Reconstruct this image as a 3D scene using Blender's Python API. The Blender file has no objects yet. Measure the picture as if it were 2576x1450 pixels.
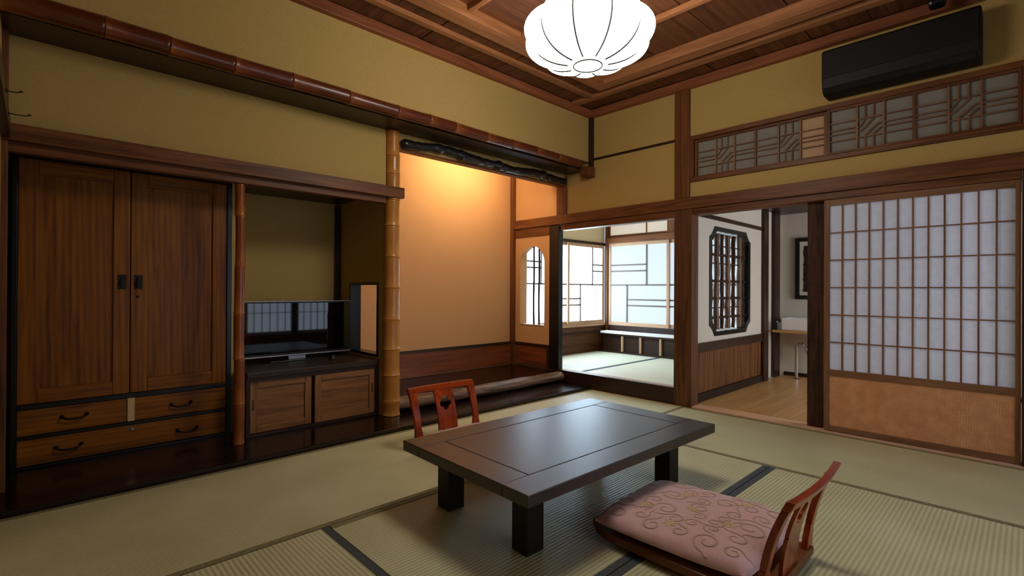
import bpy, bmesh, math, random
from mathutils import Vector, Matrix
random.seed(7)
SC = bpy.context.scene
COL = SC.collection
PI = math.pi

# ------------------------------------------------------------------ camera
def make_camera():
    yaw, pit, rol = [math.radians(a) for a in (1.115, 0.177, 0.301)]
    a = PI/4 + yaw
    fwd = Vector((math.cos(a), math.sin(a), 0)); right = Vector((math.sin(a), -math.cos(a), 0)); up = Vector((0, 0, 1))
    f = fwd*math.cos(pit) + up*math.sin(pit); u2 = up*math.cos(pit) - fwd*math.sin(pit)
    r = right*math.cos(rol) + u2*math.sin(rol); u = u2*math.cos(rol) - right*math.sin(rol)
    cd = bpy.data.cameras.new('camera'); cd.sensor_width = 36.0; cd.lens = 1250.66/2576*36.0; cd.clip_start = 0.02
    co = bpy.data.objects.new('camera', cd); COL.objects.link(co)
    m = Matrix(((r.x, u.x, -f.x, 0), (r.y, u.y, -f.y, 0), (r.z, u.z, -f.z, 1.0), (0, 0, 0, 1)))
    co.matrix_world = m
    SC.camera = co
make_camera()

# ------------------------------------------------------------------ world and exposure
w = bpy.data.worlds.new('World'); SC.world = w; w.use_nodes = True
w.node_tree.nodes['Background'].inputs[0].default_value = (0.75, 0.85, 1.0, 1)
w.node_tree.nodes['Background'].inputs[1].default_value = 0.4
SC.view_settings.view_transform = 'Standard'
SC.view_settings.look = 'None'
SC.view_settings.gamma = 1.0
SC.view_settings.use_curve_mapping = False
SC.view_settings.exposure = 0.15
LAMP_E = 15.0        # pendant lantern
WIN_E = 12.0         # sunlit shoji of the side room
WIN2_E = 0.80        # shaded shoji of the side room
BACK_E = 1.5         # shoji behind the camera
CORR_E = 8.0         # unseen shoji added at the corridor end as fill light
TOKO_E = 125.0        # warm tube hidden behind the alcove lintel

# ------------------------------------------------------------------ materials
MATS = {}
def new_mat(name):
    m = bpy.data.materials.new(name); m.use_nodes = True
    nt = m.node_tree; nt.nodes.clear()
    out = nt.nodes.new('ShaderNodeOutputMaterial')
    b = nt.nodes.new('ShaderNodeBsdfPrincipled')
    nt.links.new(b.outputs[0], out.inputs[0])
    return m, nt, b
def N(nt, t, **kw):
    n = nt.nodes.new('ShaderNode'+t)
    for k, v in kw.items():
        if k.startswith('i_'):
            n.inputs[k[2:].replace('_', ' ')].default_value = v
        else:
            setattr(n, k, v)
    return n
def lin(c):
    return tuple((v/255/12.92 if v/255 <= 0.04045 else ((v/255+0.055)/1.055)**2.4) for v in c)
def ramp(nt, stops):
    r = nt.nodes.new('ShaderNodeValToRGB')
    e = r.color_ramp.elements
    while len(e) > 1: e.remove(e[-1])
    e[0].position = stops[0][0]; e[0].color = (*stops[0][1], 1)
    for p, c in stops[1:]:
        k = e.new(p); k.color = (*c, 1)
    return r
def coords(nt, scale=(1, 1, 1), kind='Object', rnd=True):
    tc = N(nt, 'TexCoord'); mp = N(nt, 'Mapping')
    mp.inputs['Scale'].default_value = scale
    src = tc.outputs[kind]
    if rnd:
        oi = N(nt, 'ObjectInfo'); ml = N(nt, 'VectorMath', operation='SCALE')
        cb = N(nt, 'CombineXYZ')
        for k in range(3): nt.links.new(oi.outputs['Random'], cb.inputs[k])
        nt.links.new(cb.outputs[0], ml.inputs[0]); ml.inputs['Scale'].default_value = 7.0
        ad = N(nt, 'VectorMath', operation='ADD')
        nt.links.new(src, ad.inputs[0]); nt.links.new(ml.outputs[0], ad.inputs[1]); src = ad.outputs[0]
    nt.links.new(src, mp.inputs[0])
    return mp.outputs[0]
def bump(nt, b, hsock, strength=0.2, dist=0.002):
    bp = N(nt, 'Bump'); bp.inputs['Strength'].default_value = strength; bp.inputs['Distance'].default_value = dist
    nt.links.new(hsock, bp.inputs['Height']); nt.links.new(bp.outputs[0], b.inputs['Normal'])

WOODS = {   # dark, light (sRGB), roughness, grain scale, specular
    'red':    ((70, 37, 17), (128, 78, 42), 0.45, 1.0, 0.25),
    'brown':  ((60, 34, 18), (108, 68, 38), 0.5, 1.0, 0.25),
    'dark':   ((30, 18, 12), (60, 38, 26), 0.35, 1.0, 0.35),
    'black':  ((9, 8, 9), (22, 18, 18), 0.32, 1.0, 0.4),
    'floorboard': ((17, 9, 8), (34, 18, 15), 0.16, 0.7, 0.5),
    'chest':  ((96, 50, 6), (150, 90, 17), 0.42, 0.8, 0.25),
    'cornice': ((104, 54, 30), (160, 96, 62), 0.5, 0.8, 0.25),
    'seatbase': ((82, 44, 18), (136, 82, 38), 0.4, 0.8, 0.3),
    'slat':   ((66, 38, 19), (132, 86, 46), 0.5, 1.0, 0.25),
    'cab':    ((108, 68, 36), (168, 116, 70), 0.5, 1.0, 0.3),
    'ceil':   ((66, 36, 20), (118, 72, 42), 0.5, 0.8, 0.3),
    'ceilbar': ((116, 70, 40), (176, 118, 76), 0.5, 0.8, 0.3),
    'pale':   ((196, 150, 112), (226, 186, 148), 0.5, 0.8, 0.3),
    'light':  ((168, 128, 96), (206, 166, 130), 0.5, 0.8, 0.3),
    'plank':  ((176, 128, 74), (208, 164, 106), 0.35, 0.7, 0.4),
    'mahog':  ((92, 27, 7), (180, 70, 17), 0.24, 0.8, 0.5),
    'lacquer': ((30, 20, 17), (48, 34, 29), 0.40, 0.8, 1.0),
    'legs':   ((20, 14, 12), (36, 26, 22), 0.5, 0.8, 0.3),
    'shojiw': ((102, 68, 44), (146, 104, 70), 0.5, 1.0, 0.3),
    'kick':   ((92, 44, 20), (140, 74, 36), 0.4, 0.8, 0.35),
    'rough':  ((34, 20, 13), (84, 54, 36), 0.6, 1.6, 0.2),
    'bark':   ((40, 27, 20), (150, 114, 86), 0.45, 1.5, 0.35),
}
def wood(kind, ax='x'):
    key = 'wood_%s_%s' % (kind, ax)
    if key in MATS: return MATS[key]
    d, l, ro, gs, sp = WOODS[kind]
    m, nt, b = new_mat(key)
    s = {'x': (0.9, 14, 14), 'y': (14, 0.9, 14), 'z': (14, 14, 0.9)}[ax]
    v = coords(nt, tuple(k*gs for k in s))
    n1 = N(nt, 'TexNoise'); n1.inputs['Scale'].default_value = 1.3; n1.inputs['Detail'].default_value = 7; n1.inputs['Distortion'].default_value = 1.4
    nt.links.new(v, n1.inputs['Vector'])
    n2 = N(nt, 'TexNoise'); n2.inputs['Scale'].default_value = 6.5; n2.inputs['Detail'].default_value = 4; n2.inputs['Roughness'].default_value = 0.7
    nt.links.new(v, n2.inputs['Vector'])
    mx = N(nt, 'Math', operation='MULTIPLY_ADD'); nt.links.new(n2.outputs[0], mx.inputs[0]); mx.inputs[1].default_value = 0.45
    nt.links.new(n1.outputs[0], mx.inputs[2])
    if kind == 'chest':
        v3 = coords(nt, {'x': (0.5, 5, 5), 'y': (5, 0.5, 5), 'z': (5, 5, 0.5)}[ax])
        wr = N(nt, 'TexWave', wave_type='RINGS', rings_direction='SPHERICAL'); wr.inputs['Scale'].default_value = 3.0
        wr.inputs['Distortion'].default_value = 3.0; wr.inputs['Detail'].default_value = 2.0; wr.inputs['Detail Scale'].default_value = 1.5
        nt.links.new(v3, wr.inputs['Vector'])
        m2 = N(nt, 'Math', operation='MULTIPLY_ADD'); nt.links.new(wr.outputs[1], m2.inputs[0]); m2.inputs[1].default_value = 0.16
        nt.links.new(mx.outputs[0], m2.inputs[2]); m3 = N(nt, 'Math', operation='SUBTRACT'); nt.links.new(m2.outputs[0], m3.inputs[0]); m3.inputs[1].default_value = 0.07
        mx = m3
    r = ramp(nt, [(0.48, lin(d)), (0.66, lin([(p+q)/2 for p, q in zip(d, l)])), (0.95, lin(l))])
    nt.links.new(mx.outputs[0], r.inputs[0]); nt.links.new(r.outputs[0], b.inputs['Base Color'])
    b.inputs['Roughness'].default_value = ro; b.inputs['Specular IOR Level'].default_value = sp
    bump(nt, b, mx.outputs[0], 0.15 if kind not in ('rough', 'bark') else 0.9, 0.001 if kind not in ('rough', 'bark') else 0.006)
    MATS[key] = m
    return m
def plain(name, rgb, rough=0.6, spec=0.3, metal=0.0, noise=0.0, nscale=60, bumpk=0.0):
    if name in MATS: return MATS[name]
    m, nt, b = new_mat(name)
    b.inputs['Roughness'].default_value = rough; b.inputs['Specular IOR Level'].default_value = spec; b.inputs['Metallic'].default_value = metal
    if noise > 0:
        v = coords(nt)
        n1 = N(nt, 'TexNoise'); n1.inputs['Scale'].default_value = nscale; n1.inputs['Detail'].default_value = 5
        nt.links.new(v, n1.inputs['Vector'])
        c0 = [max(0, k*(1-noise)) for k in rgb]; c1 = [min(255, k*(1+noise)) for k in rgb]
        r = ramp(nt, [(0.3, lin(c0)), (0.7, lin(c1))])
        nt.links.new(n1.outputs[0], r.inputs[0]); nt.links.new(r.outputs[0], b.inputs['Base Color'])
        if bumpk: bump(nt, b, n1.outputs[0], bumpk, 0.002)
    else:
        b.inputs['Base Color'].default_value = (*lin(rgb), 1)
    MATS[name] = m
    return m
def emit(name, rgb, strength, albedo=0.8):
    if name in MATS: return MATS[name]
    m, nt, b = new_mat(name)
    b.inputs['Base Color'].default_value = (albedo, albedo, albedo, 1)
    b.inputs['Roughness'].default_value = 0.8
    b.inputs['Emission Color'].default_value = (*rgb, 1); b.inputs['Emission Strength'].default_value = strength
    MATS[name] = m
    return m
def tatami(ax, pale=False):
    key = 'tatami_'+ax+('_daylit' if pale else '')
    if key in MATS: return MATS[key]
    m, nt, b = new_mat(key)
    v = coords(nt, rnd=False)
    wv = N(nt, 'TexWave', wave_type='BANDS', bands_direction='Y' if ax == 'x' else 'X', wave_profile='SIN')
    wv.inputs['Scale'].default_value = 18.0; wv.inputs['Distortion'].default_value = 0.0
    nt.links.new(v, wv.inputs['Vector'])
    v2 = coords(nt, (3, 90, 30) if ax == 'y' else (90, 3, 30))
    n1 = N(nt, 'TexNoise'); n1.inputs['Scale'].default_value = 2.0; n1.inputs['Detail'].default_value = 5; nt.links.new(v2, n1.inputs['Vector'])
    n3 = N(nt, 'TexNoise'); n3.inputs['Scale'].default_value = 2.5; nt.links.new(v, n3.inputs['Vector'])
    if pale: r = ramp(nt, [(0.15, lin((196, 192, 158))), (0.85, lin((226, 224, 200)))])  # side room's overexposed daylight put into a paler mat colour
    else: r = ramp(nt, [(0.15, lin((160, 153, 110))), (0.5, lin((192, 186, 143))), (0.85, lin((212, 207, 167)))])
    a = N(nt, 'Math', operation='MULTIPLY_ADD'); nt.links.new(wv.outputs[1], a.inputs[0]); a.inputs[1].default_value = 0.42
    a2 = N(nt, 'Math', operation='MULTIPLY_ADD'); nt.links.new(n1.outputs[0], a2.inputs[0]); a2.inputs[1].default_value = 0.35
    nt.links.new(n3.outputs[0], a2.inputs[2])
    s = N(nt, 'Math', operation='MULTIPLY'); nt.links.new(a2.outputs[0], s.inputs[0]); s.inputs[1].default_value = 0.5
    nt.links.new(s.outputs[0], a.inputs[2])
    nt.links.new(a.outputs[0], r.inputs[0]); nt.links.new(r.outputs[0], b.inputs['Base Color'])
    b.inputs['Roughness'].default_value = 0.5; b.inputs['Specular IOR Level'].default_value = 0.35
    bump(nt, b, wv.outputs[1], 0.5, 0.002)
    MATS[key] = m
    return m
def bamboo(kind, ax):
    key = 'bamboo_%s_%s' % (kind, ax)
    if key in MATS: return MATS[key]
    m, nt, b = new_mat(key)
    cols = {'pale': ((204, 142, 66), (194, 130, 56), (182, 118, 50)), 'smoked': ((150, 82, 34), (112, 54, 26), (92, 42, 21)), 'mid': ((182, 108, 46), (160, 88, 36), (134, 70, 29))}[kind]
    tc = N(nt, 'TexCoord'); sp = N(nt, 'SeparateXYZ'); nt.links.new(tc.outputs['Generated'], sp.inputs[0])
    v = coords(nt, (3, 12, 12) if ax == 'x' else (12, 12, 3))
    n1 = N(nt, 'TexNoise'); n1.inputs['Scale'].default_value = 2.2; n1.inputs['Detail'].default_value = 5; n1.inputs['Distortion'].default_value = 0.6
    nt.links.new(v, n1.inputs['Vector'])
    a = N(nt, 'Math', operation='MULTIPLY_ADD'); nt.links.new(n1.outputs[0], a.inputs[0]); a.inputs[1].default_value = 1.1
    nt.links.new(sp.outputs[0 if ax == 'x' else 2], a.inputs[2])
    r = ramp(nt, [(0.3, lin(cols[0])), (0.75, lin(cols[1])), (1.25 if False else 1.0, lin(cols[2]))])
    nt.links.new(a.outputs[0], r.inputs[0]); nt.links.new(r.outputs[0], b.inputs['Base Color'])
    b.inputs['Roughness'].default_value = 0.25; b.inputs['Specular IOR Level'].default_value = 0.5
    MATS[key] = m
    return m
def weave_mat():
    key = 'woven_panel'
    if key in MATS: return MATS[key]
    m, nt, b = new_mat(key)
    v = coords(nt, rnd=False)
    ch = N(nt, 'TexChecker'); ch.inputs['Scale'].default_value = 26.0; nt.links.new(v, ch.inputs['Vector'])
    w1 = N(nt, 'TexWave', wave_type='BANDS', bands_direction='Y'); w1.inputs['Scale'].default_value = 26; w1.inputs['Distortion'].default_value = 1.5; nt.links.new(v, w1.inputs['Vector'])
    w2 = N(nt, 'TexWave', wave_type='BANDS', bands_direction='Z'); w2.inputs['Scale'].default_value = 26; w2.inputs['Distortion'].default_value = 1.5; nt.links.new(v, w2.inputs['Vector'])
    mx = N(nt, 'Mix', data_type='FLOAT'); nt.links.new(ch.outputs[1], mx.inputs[0]); nt.links.new(w1.outputs[1], mx.inputs[2]); nt.links.new(w2.outputs[1], mx.inputs[3])
    n = N(nt, 'TexNoise'); n.inputs['Scale'].default_value = 14; nt.links.new(v, n.inputs['Vector'])
    a = N(nt, 'Math', operation='MULTIPLY_ADD'); nt.links.new(mx.outputs[0], a.inputs[0]); a.inputs[1].default_value = 0.35; nt.links.new(n.outputs[0], a.inputs[2])
    r = ramp(nt, [(0.25, lin((190, 122, 76))), (1.0, lin((224, 164, 112)))])
    nt.links.new(a.outputs[0], r.inputs[0]); nt.links.new(r.outputs[0], b.inputs['Base Color'])
    b.inputs['Roughness'].default_value = 0.55
    bump(nt, b, mx.outputs[0], 0.25, 0.002)
    MATS[key] = m
    return m
def fabric(name, rgb):
    m = plain(name, rgb, 0.75, 0.2, 0, 0.05, 220, 0.15)
    nt = m.node_tree
    for n in nt.nodes:
        if n.type == 'BSDF_PRINCIPLED':
            n.inputs['Sheen Weight'].default_value = 0.3
    return m
def paper_mat(name, rgb, trans=0.15):
    if name in MATS: return MATS[name]
    m = bpy.data.materials.new(name); m.use_nodes = True; nt = m.node_tree; nt.nodes.clear()
    out = nt.nodes.new('ShaderNodeOutputMaterial')
    d = N(nt, 'BsdfDiffuse'); t = N(nt, 'BsdfTranslucent'); mx = N(nt, 'MixShader')
    v = coords(nt); n1 = N(nt, 'TexNoise'); n1.inputs['Scale'].default_value = 30; n1.inputs['Detail'].default_value = 6; nt.links.new(v, n1.inputs['Vector'])
    r = ramp(nt, [(0.3, lin([k*0.97 for k in rgb])), (0.7, lin(rgb))]); nt.links.new(n1.outputs[0], r.inputs[0])
    nt.links.new(r.outputs[0], d.inputs[0]); nt.links.new(r.outputs[0], t.inputs[0])
    mx.inputs[0].default_value = trans
    nt.links.new(d.outputs[0], mx.inputs[1]); nt.links.new(t.outputs[0], mx.inputs[2]); nt.links.new(mx.outputs[0], out.inputs[0])
    MATS[name] = m
    return m
PLASTER = plain('plaster_khaki', (184, 154, 92), 0.85, 0.15, 0, 0.025, 90, 0.08)
TOKOW = plain('plaster_tan', (204, 154, 106), 0.85, 0.15, 0, 0.02, 90, 0.06)
WHITEW = plain('plaster_white', (206, 200, 188), 0.85, 0.15, 0, 0.02, 90, 0.05)
BORDER = plain('tatami_border_slate', (74, 78, 78), 0.7, 0.2, 0, 0.15, 160)
BORDER_SHEEN = plain('tatami_border_olive_sheen', (128, 118, 84), 0.7, 0.2, 0, 0.2, 160)  # same cloth as the slate border, grazing sheen put into a lighter colour
PAPER = paper_mat('shoji_paper', (236, 240, 250), 0.48)
CHROME = plain('chrome', (200, 200, 205), 0.15, 0.5, 1.0)
IRON = plain('dark_iron', (38, 32, 26), 0.45, 0.4, 0.6)
CERAMIC = plain('white_ceramic', (236, 236, 236), 0.15, 0.5)
BLACKP = plain('black_plastic', (12, 12, 13), 0.3, 0.4)
SCREEN = plain('screen_glass', (4, 4, 5), 0.03, 0.8)
SILVER = plain('silver_trim', (150, 150, 156), 0.35, 0.5, 0.5)
ACM = plain('ac_dark', (24, 20, 19), 0.55, 0.25)

# ------------------------------------------------------------------ builders
WLOC = {}
class MB:
    def __init__(s): s.v = []; s.f = []
    def add(s, vs, fs):
        o = len(s.v); s.v += [tuple(p) for p in vs]; s.f += [tuple(i+o for i in f) for f in fs]; return s
    def box(s, x0, x1, y0, y1, z0, z1):
        x0, x1 = min(x0, x1), max(x0, x1); y0, y1 = min(y0, y1), max(y0, y1); z0, z1 = min(z0, z1), max(z0, z1)
        return s.add([(x0,y0,z0),(x1,y0,z0),(x1,y1,z0),(x0,y1,z0),(x0,y0,z1),(x1,y0,z1),(x1,y1,z1),(x0,y1,z1)],
                     [(0,3,2,1),(4,5,6,7),(0,1,5,4),(1,2,6,5),(2,3,7,6),(3,0,4,7)])
    def tube(s, pts, rad, n=12, squash=None, caps=True):
        pts = [Vector(p) for p in pts]
        if not isinstance(rad, (list, tuple)): rad = [rad]*len(pts)
        rings = []; prev = None
        for i, p in enumerate(pts):
            t = (pts[min(i+1, len(pts)-1)] - pts[max(i-1, 0)]).normalized()
            if prev is None:
                a = Vector((0, 0, 1)) if abs(t.z) < 0.9 else Vector((1, 0, 0))
                u = t.cross(a).normalized()
            else:
                u = (prev - t*prev.dot(t)).normalized()
            prev = u; vv = t.cross(u)
            rr = []
            for k in range(n):
                ang = 2*PI*k/n
                rr.append(p + u*math.cos(ang)*rad[i] + vv*math.sin(ang)*rad[i]*(squash or 1))
            rings.append(rr)
        vs = [q for r in rings for q in r]; fs = []
        for i in range(len(rings)-1):
            for k in range(n):
                fs.append((i*n+k, i*n+(k+1) % n, (i+1)*n+(k+1) % n, (i+1)*n+k))
        if caps:
            fs.append(tuple(range(n-1, -1, -1))); fs.append(tuple((len(rings)-1)*n+k for k in range(n)))
        return s.add(vs, fs)
    def prism(s, poly, axis, a, b):
        # poly in the two other axes (order: x->(y,z), y->(x,z), z->(x,y))
        def P(p, t): return {'x': (t, p[0], p[1]), 'y': (p[0], t, p[1]), 'z': (p[0], p[1], t)}[axis]
        n = len(poly)
        return s.add([P(p, a) for p in poly]+[P(p, b) for p in poly],
                     [tuple(range(n-1, -1, -1)), tuple(range(n, 2*n))]+[(i, (i+1) % n, n+(i+1) % n, n+i) for i in range(n)])
    def frame(s, outer, inner, axis, a, b):
        def P(p, t): return {'x': (t, p[0], p[1]), 'y': (p[0], t, p[1]), 'z': (p[0], p[1], t)}[axis]
        n = len(outer); vs = []; fs = []
        for t in (a, b):
            vs += [P(p, t) for p in outer] + [P(p, t) for p in inner]
        for i in range(n):
            j = (i+1) % n
            fs += [(i, j, n+j, n+i), (2*n+i, 3*n+i, 3*n+j, 2*n+j), (i, 2*n+i, 2*n+j, j), (n+i, n+j, 3*n+j, 3*n+i)]
        return s.add(vs, fs)
    def build(s, name, mat, parent=None, smooth=False, bevel=0.0, kind=None, label=None, cat=None, group=None, segs=2):
        xs = [p[0] for p in s.v]; ys = [p[1] for p in s.v]; zs = [p[2] for p in s.v]
        if isinstance(mat, str):
            d = (max(xs)-min(xs), max(ys)-min(ys), max(zs)-min(zs))
            mat = wood(mat, 'xyz'[d.index(max(d))])
        c = Vector(((max(xs)+min(xs))/2, (max(ys)+min(ys))/2, min(zs)))
        base = WLOC.get(parent.name, Vector((0, 0, 0))) if parent else Vector((0, 0, 0))
        me = bpy.data.meshes.new(name)
        me.from_pydata([(p[0]-c.x, p[1]-c.y, p[2]-c.z) for p in s.v], [], s.f)
        bm = bmesh.new(); bm.from_mesh(me)
        bmesh.ops.recalc_face_normals(bm, faces=bm.faces)
        if bevel > 0:
            es = [e for e in bm.edges if len(e.link_faces) == 2 and e.calc_face_angle(0) > 0.6]
            bmesh.ops.bevel(bm, geom=es, offset=bevel, segments=segs, affect='EDGES', profile=0.5, clamp_overlap=True)
        bm.to_mesh(me); bm.free()
        if smooth:
            for p in me.polygons: p.use_smooth = True
            try: me.set_sharp_from_angle(angle=math.radians(50))
            except Exception: pass
        me.materials.append(mat)
        o = bpy.data.objects.new(name, me); COL.objects.link(o)
        o.location = c - base
        WLOC[o.name] = c
        if parent: o.parent = parent
        tag(o, label, cat, group, kind)
        return o
def tag(o, label=None, cat=None, group=None, kind=None):
    if label: o['label'] = label
    if cat: o['category'] = cat
    if group: o['group'] = group
    if kind: o['kind'] = kind
def empty(name, loc, label=None, cat=None, group=None, kind=None, parent=None):
    o = bpy.data.objects.new(name, None); COL.objects.link(o); o.empty_display_size = 0.1
    o.location = Vector(loc); WLOC[o.name] = Vector(loc)
    tag(o, label, cat, group, kind)
    return o
def bx(name, x0, x1, y0, y1, z0, z1, mat, parent=None, bevel=0.0, **kw):
    return MB().box(x0, x1, y0, y1, z0, z1).build(name, mat, parent, bevel=bevel, **kw)
def st(name, x0, x1, y0, y1, z0, z1, mat, bevel=0.0, **kw):
    return bx(name, x0, x1, y0, y1, z0, z1, mat, None, bevel, kind='structure', **kw)
def again(o, dx=0, dy=0, dz=0):
    c = o.copy(); COL.objects.link(c); c.parent = o.parent
    c.location = o.location + Vector((dx, dy, dz)); WLOC[c.name] = WLOC[o.name] + Vector((dx, dy, dz))
    return c
def holed(mb, plane, c0, c1, t0, t1, lo, hi, zb, zt, n=40, a=None, b=None):
    """wall slab between c0..c1 on axis `plane`, hole over t0..t1 between lo(t) and hi(t); wall spans a..b and zb..zt"""
    def P(c, t, z): return (c, t, z) if plane == 'x' else (t, c, z)
    ts = [t0+(t1-t0)*i/n for i in range(n+1)]
    if a < t0: slab(mb, plane, c0, c1, a, t0, zb, zt)
    if b > t1: slab(mb, plane, c0, c1, t1, b, zb, zt)
    for i in range(n):
        p, q = ts[i], ts[i+1]
        for (z0p, z0q, z1p, z1q) in ((zb, zb, lo(p), lo(q)), (hi(p), hi(q), zt, zt)):
            vs = [P(c0, p, z0p), P(c0, q, z0q), P(c0, q, z1q), P(c0, p, z1p), P(c1, p, z0p), P(c1, q, z0q), P(c1, q, z1q), P(c1, p, z1p)]
            mb.add(vs, [(0, 1, 2, 3), (4, 7, 6, 5), (0, 4, 5, 1), (3, 2, 6, 7)])
    return mb
def slab(mb, plane, c0, c1, a, b, z0, z1):
    if plane == 'x': mb.box(c0, c1, a, b, z0, z1)
    else: mb.box(a, b, c0, c1, z0, z1)

XR = 4.06      # face of the right wall
YW = 3.40      # face of the recessed left wall
YU = 3.08      # face of the upper left wall
YT = 4.21      # back of the alcoves
ZC = 2.80      # ceiling boards of the border

# ------------------------------------------------------------------ floor
st('floor', -1.5, 4.04, -1.1, 3.06, -0.10, -0.05, plain('subfloor', (90, 80, 66), 0.9))
def mat_tatami(x0, x1, y0, y1, ax, borders, label, b_mats):
    r = empty('tatami_mat', ((x0+x1)/2, (y0+y1)/2, -0.05), label, 'tatami mat', 'straw mats of the main room')
    e = 0.0025; bw = 0.031
    bx0, bx1, by0, by1 = x0+e, x1-e, y0+e, y1-e
    if ax == 'x':
        if 'a' in borders: by0 += bw; bx('border', x0+e, x1-e, y0+e, by0, -0.05, 0.0012, b_mats[0], r)
        if 'b' in borders: by1 -= bw; bx('border', x0+e, x1-e, by1, y1-e, -0.05, 0.0012, b_mats[1], r)
    else:
        if 'a' in borders: bx0 += bw; bx('border', x0+e, bx0, y0+e, y1-e, -0.05, 0.0012, b_mats[0], r)
        if 'b' in borders: bx1 -= bw; bx('border', bx1, x1-e, y0+e, y1-e, -0.05, 0.0012, b_mats[1], r)
    bx('mat_body', bx0, bx1, by0, by1, -0.05, 0.0, tatami(ax), r)
D, O = BORDER, BORDER_SHEEN
mat_tatami(-0.10, 1.96, 2.04, 3.058, 'x', 'ab', 'straw mat along the dark board in front of the wardrobe', (O, O))
mat_tatami(1.96, 4.035, 2.04, 3.058, 'x', 'ab', 'straw mat along the dark board behind the low table', (O, O))
mat_tatami(3.02, 4.035, -0.04, 2.04, 'y', 'ab', 'straw mat lying along the sliding paper door', (O, O))
mat_tatami(0.90, 3.02, 1.02, 2.04, 'x', 'ab', 'straw mat under the low table', (D, O))
mat_tatami(0.90, 3.02, -0.06, 1.02, 'x', 'b', 'ribbed straw mat behind the near legless chair', (D, D))
mat_tatami(-0.12, 0.90, -0.04, 2.04, 'y', 'ab', 'ribbed straw mat in the near left corner of the floor', (D, D))
for kk, (a, b, c, d, ax) in enumerate(((0.90, 3.02, -1.05, -0.06, 'x'), (3.02, 4.035, -1.05, -0.04, 'x'), (-1.40, -0.12, -0.04, 1.70, 'y'), (-1.40, 0.90, -1.05, -0.04, 'x'))):
    st('floor_behind_%d' % (kk+1), a, b, c, d, -0.05, 0.0, tatami(ax))

# dark polished boards along the left side
st('floor_board_walk', -0.13, 4.055, 3.06, 4.25, -0.05, 0.03, wood('floorboard', 'x'), bevel=0.004)

# ------------------------------------------------------------------ ceiling
ceil = st('ceiling', -1.5, 4.2, -1.15, 3.1, 2.90, 2.95, wood('dark', 'x'))
# cornice
for nm, a in (('trim_1', (-0.13, XR, 3.035, 3.10, 2.73, 2.80)), ('trim_2', (4.005, XR+0.02, -1.05, 3.034, 2.73, 2.80))):
    st(nm, *a, 'cornice', bevel=0.004)
# border boards (left strip) and beams
bl = None
x = -0.13
k = 0
while x < 3.98:
    bx('ceiling_board', x+0.003, min(x+0.352, 4.004), 2.645, 3.035, 2.803+0.004*(k % 2), 2.83, wood('ceil', 'y'), ceil)
    x += 0.355; k += 1
y = -1.05; k = 0
while y < 2.60:
    y1 = min(y+0.352, 2.642)
    bx('ceiling_board', 3.615, 4.005, y+0.003, y1, 2.803+0.004*(k % 2), 2.83, wood('ceil', 'x'), ceil)
    y += 0.355; k += 1
st('trim_3', -0.13, 3.70, 2.79, 2.84, 2.775, 2.806, 'ceilbar', bevel=0.003)
st('trim_4', 3.70, 3.775, -1.05, 3.034, 2.775, 2.806, 'ceilbar', bevel=0.003)
st('trim_5', -0.13, 3.50, 2.52, 2.645, 2.765, 2.87, 'ceilbar', bevel=0.004)
st('trim_6', 3.50, 3.612, -1.05, 2.645, 2.765, 2.87, 'ceilbar', bevel=0.004)
# main field: wide boards and battens
y = 2.52; k = 0
while y > -1.0:
    y0 = max(y-0.477, -1.05)
    bx('ceiling_board', -1.4, 3.498, y0+0.003, y-0.003, 2.842+0.003*(k % 2), 2.87, wood('ceil', 'x'), ceil)
    y -= 0.48; k += 1
b0 = bx('ceiling_batten', 2.99, 3.03, -1.05, 2.518, 2.805, 2.842, 'ceilbar', ceil, 0.003)
for j in range(1, 9): again(b0, dx=-0.49*j)
# ------------------------------------------------------------------ upper left wall, soffit and bamboo
st('wall_left_upper', -0.25, XR, YU, YU+0.10, 2.29, 2.95, PLASTER)
st('wall_left_end', -0.25, -0.136, 3.342, 4.30, -0.05, 2.95, PLASTER)
st('wall_left_behind_wardrobe', -0.135, 0.928, 4.19, 4.27, -0.05, 2.3, PLASTER)
st('ceiling_over_alcoves', -0.25, 4.2, 3.18, 4.32, 2.47, 2.50, wood('dark', 'x'))
st('wall_right_above_alcove', XR, XR+0.08, 3.387, 4.30, 2.2, 2.95, PLASTER)
st('ceiling_alcove_soffit', -0.13, XR, 3.14, YW+0.02, 2.215, 2.23, wood('dark', 'x'))
def bamboo_pole(name, axis, fixed, nodes, r0, r1, kind, label, gap=0.0):
    a, z = fixed
    lo, hi = nodes[0], nodes[-1]
    base = (lo, a, z) if axis == 'x' else (a, z, lo)
    if axis == 'x': base = ((lo+hi)/2, a, z-r0)
    root = empty(name, base, label, 'bamboo')
    for i in range(len(nodes)-1):
        p, q = nodes[i], nodes[i+1]
        prof = [(0, 0.93), (0.004, 1.025), (0.010, 1.025), (0.016, 0.985), (0.03, 0.97)]
        L = q-p
        ts = [t for t, _ in prof] + [L*0.35, L*0.65, L-0.03, L-0.012, L-0.005, L]
        rs = [k for _, k in prof] + [0.965, 0.968, 0.985, 1.0, 1.02, 0.95]
        pts = []; rad = []
        for t, k in zip(ts, rs):
            g = (p+t-lo)/(hi-lo); r = (r0+(r1-r0)*g)*k
            wob = 0.003*math.sin(3.1*(p+t)+i)
            pts.append((p+t, a, z+wob) if axis == 'x' else (a+wob, z, p+t)); rad.append(r)
        MB().tube(pts, rad, 20).build('internode', bamboo(kind, 'x' if axis == 'x' else 'z'), root, smooth=True)
    return root
bamboo_pole('bamboo_pole', 'x', (3.085, 2.252), [-0.125, 0.235, 0.494, 0.794, 1.107, 1.469, 1.83, 2.097, 2.335, 2.66, 2.953, 3.251, 3.551, 3.90], 0.052, 0.036, 'smoked',
            'long smoked bamboo pole running along the left wall under the ceiling')
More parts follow.
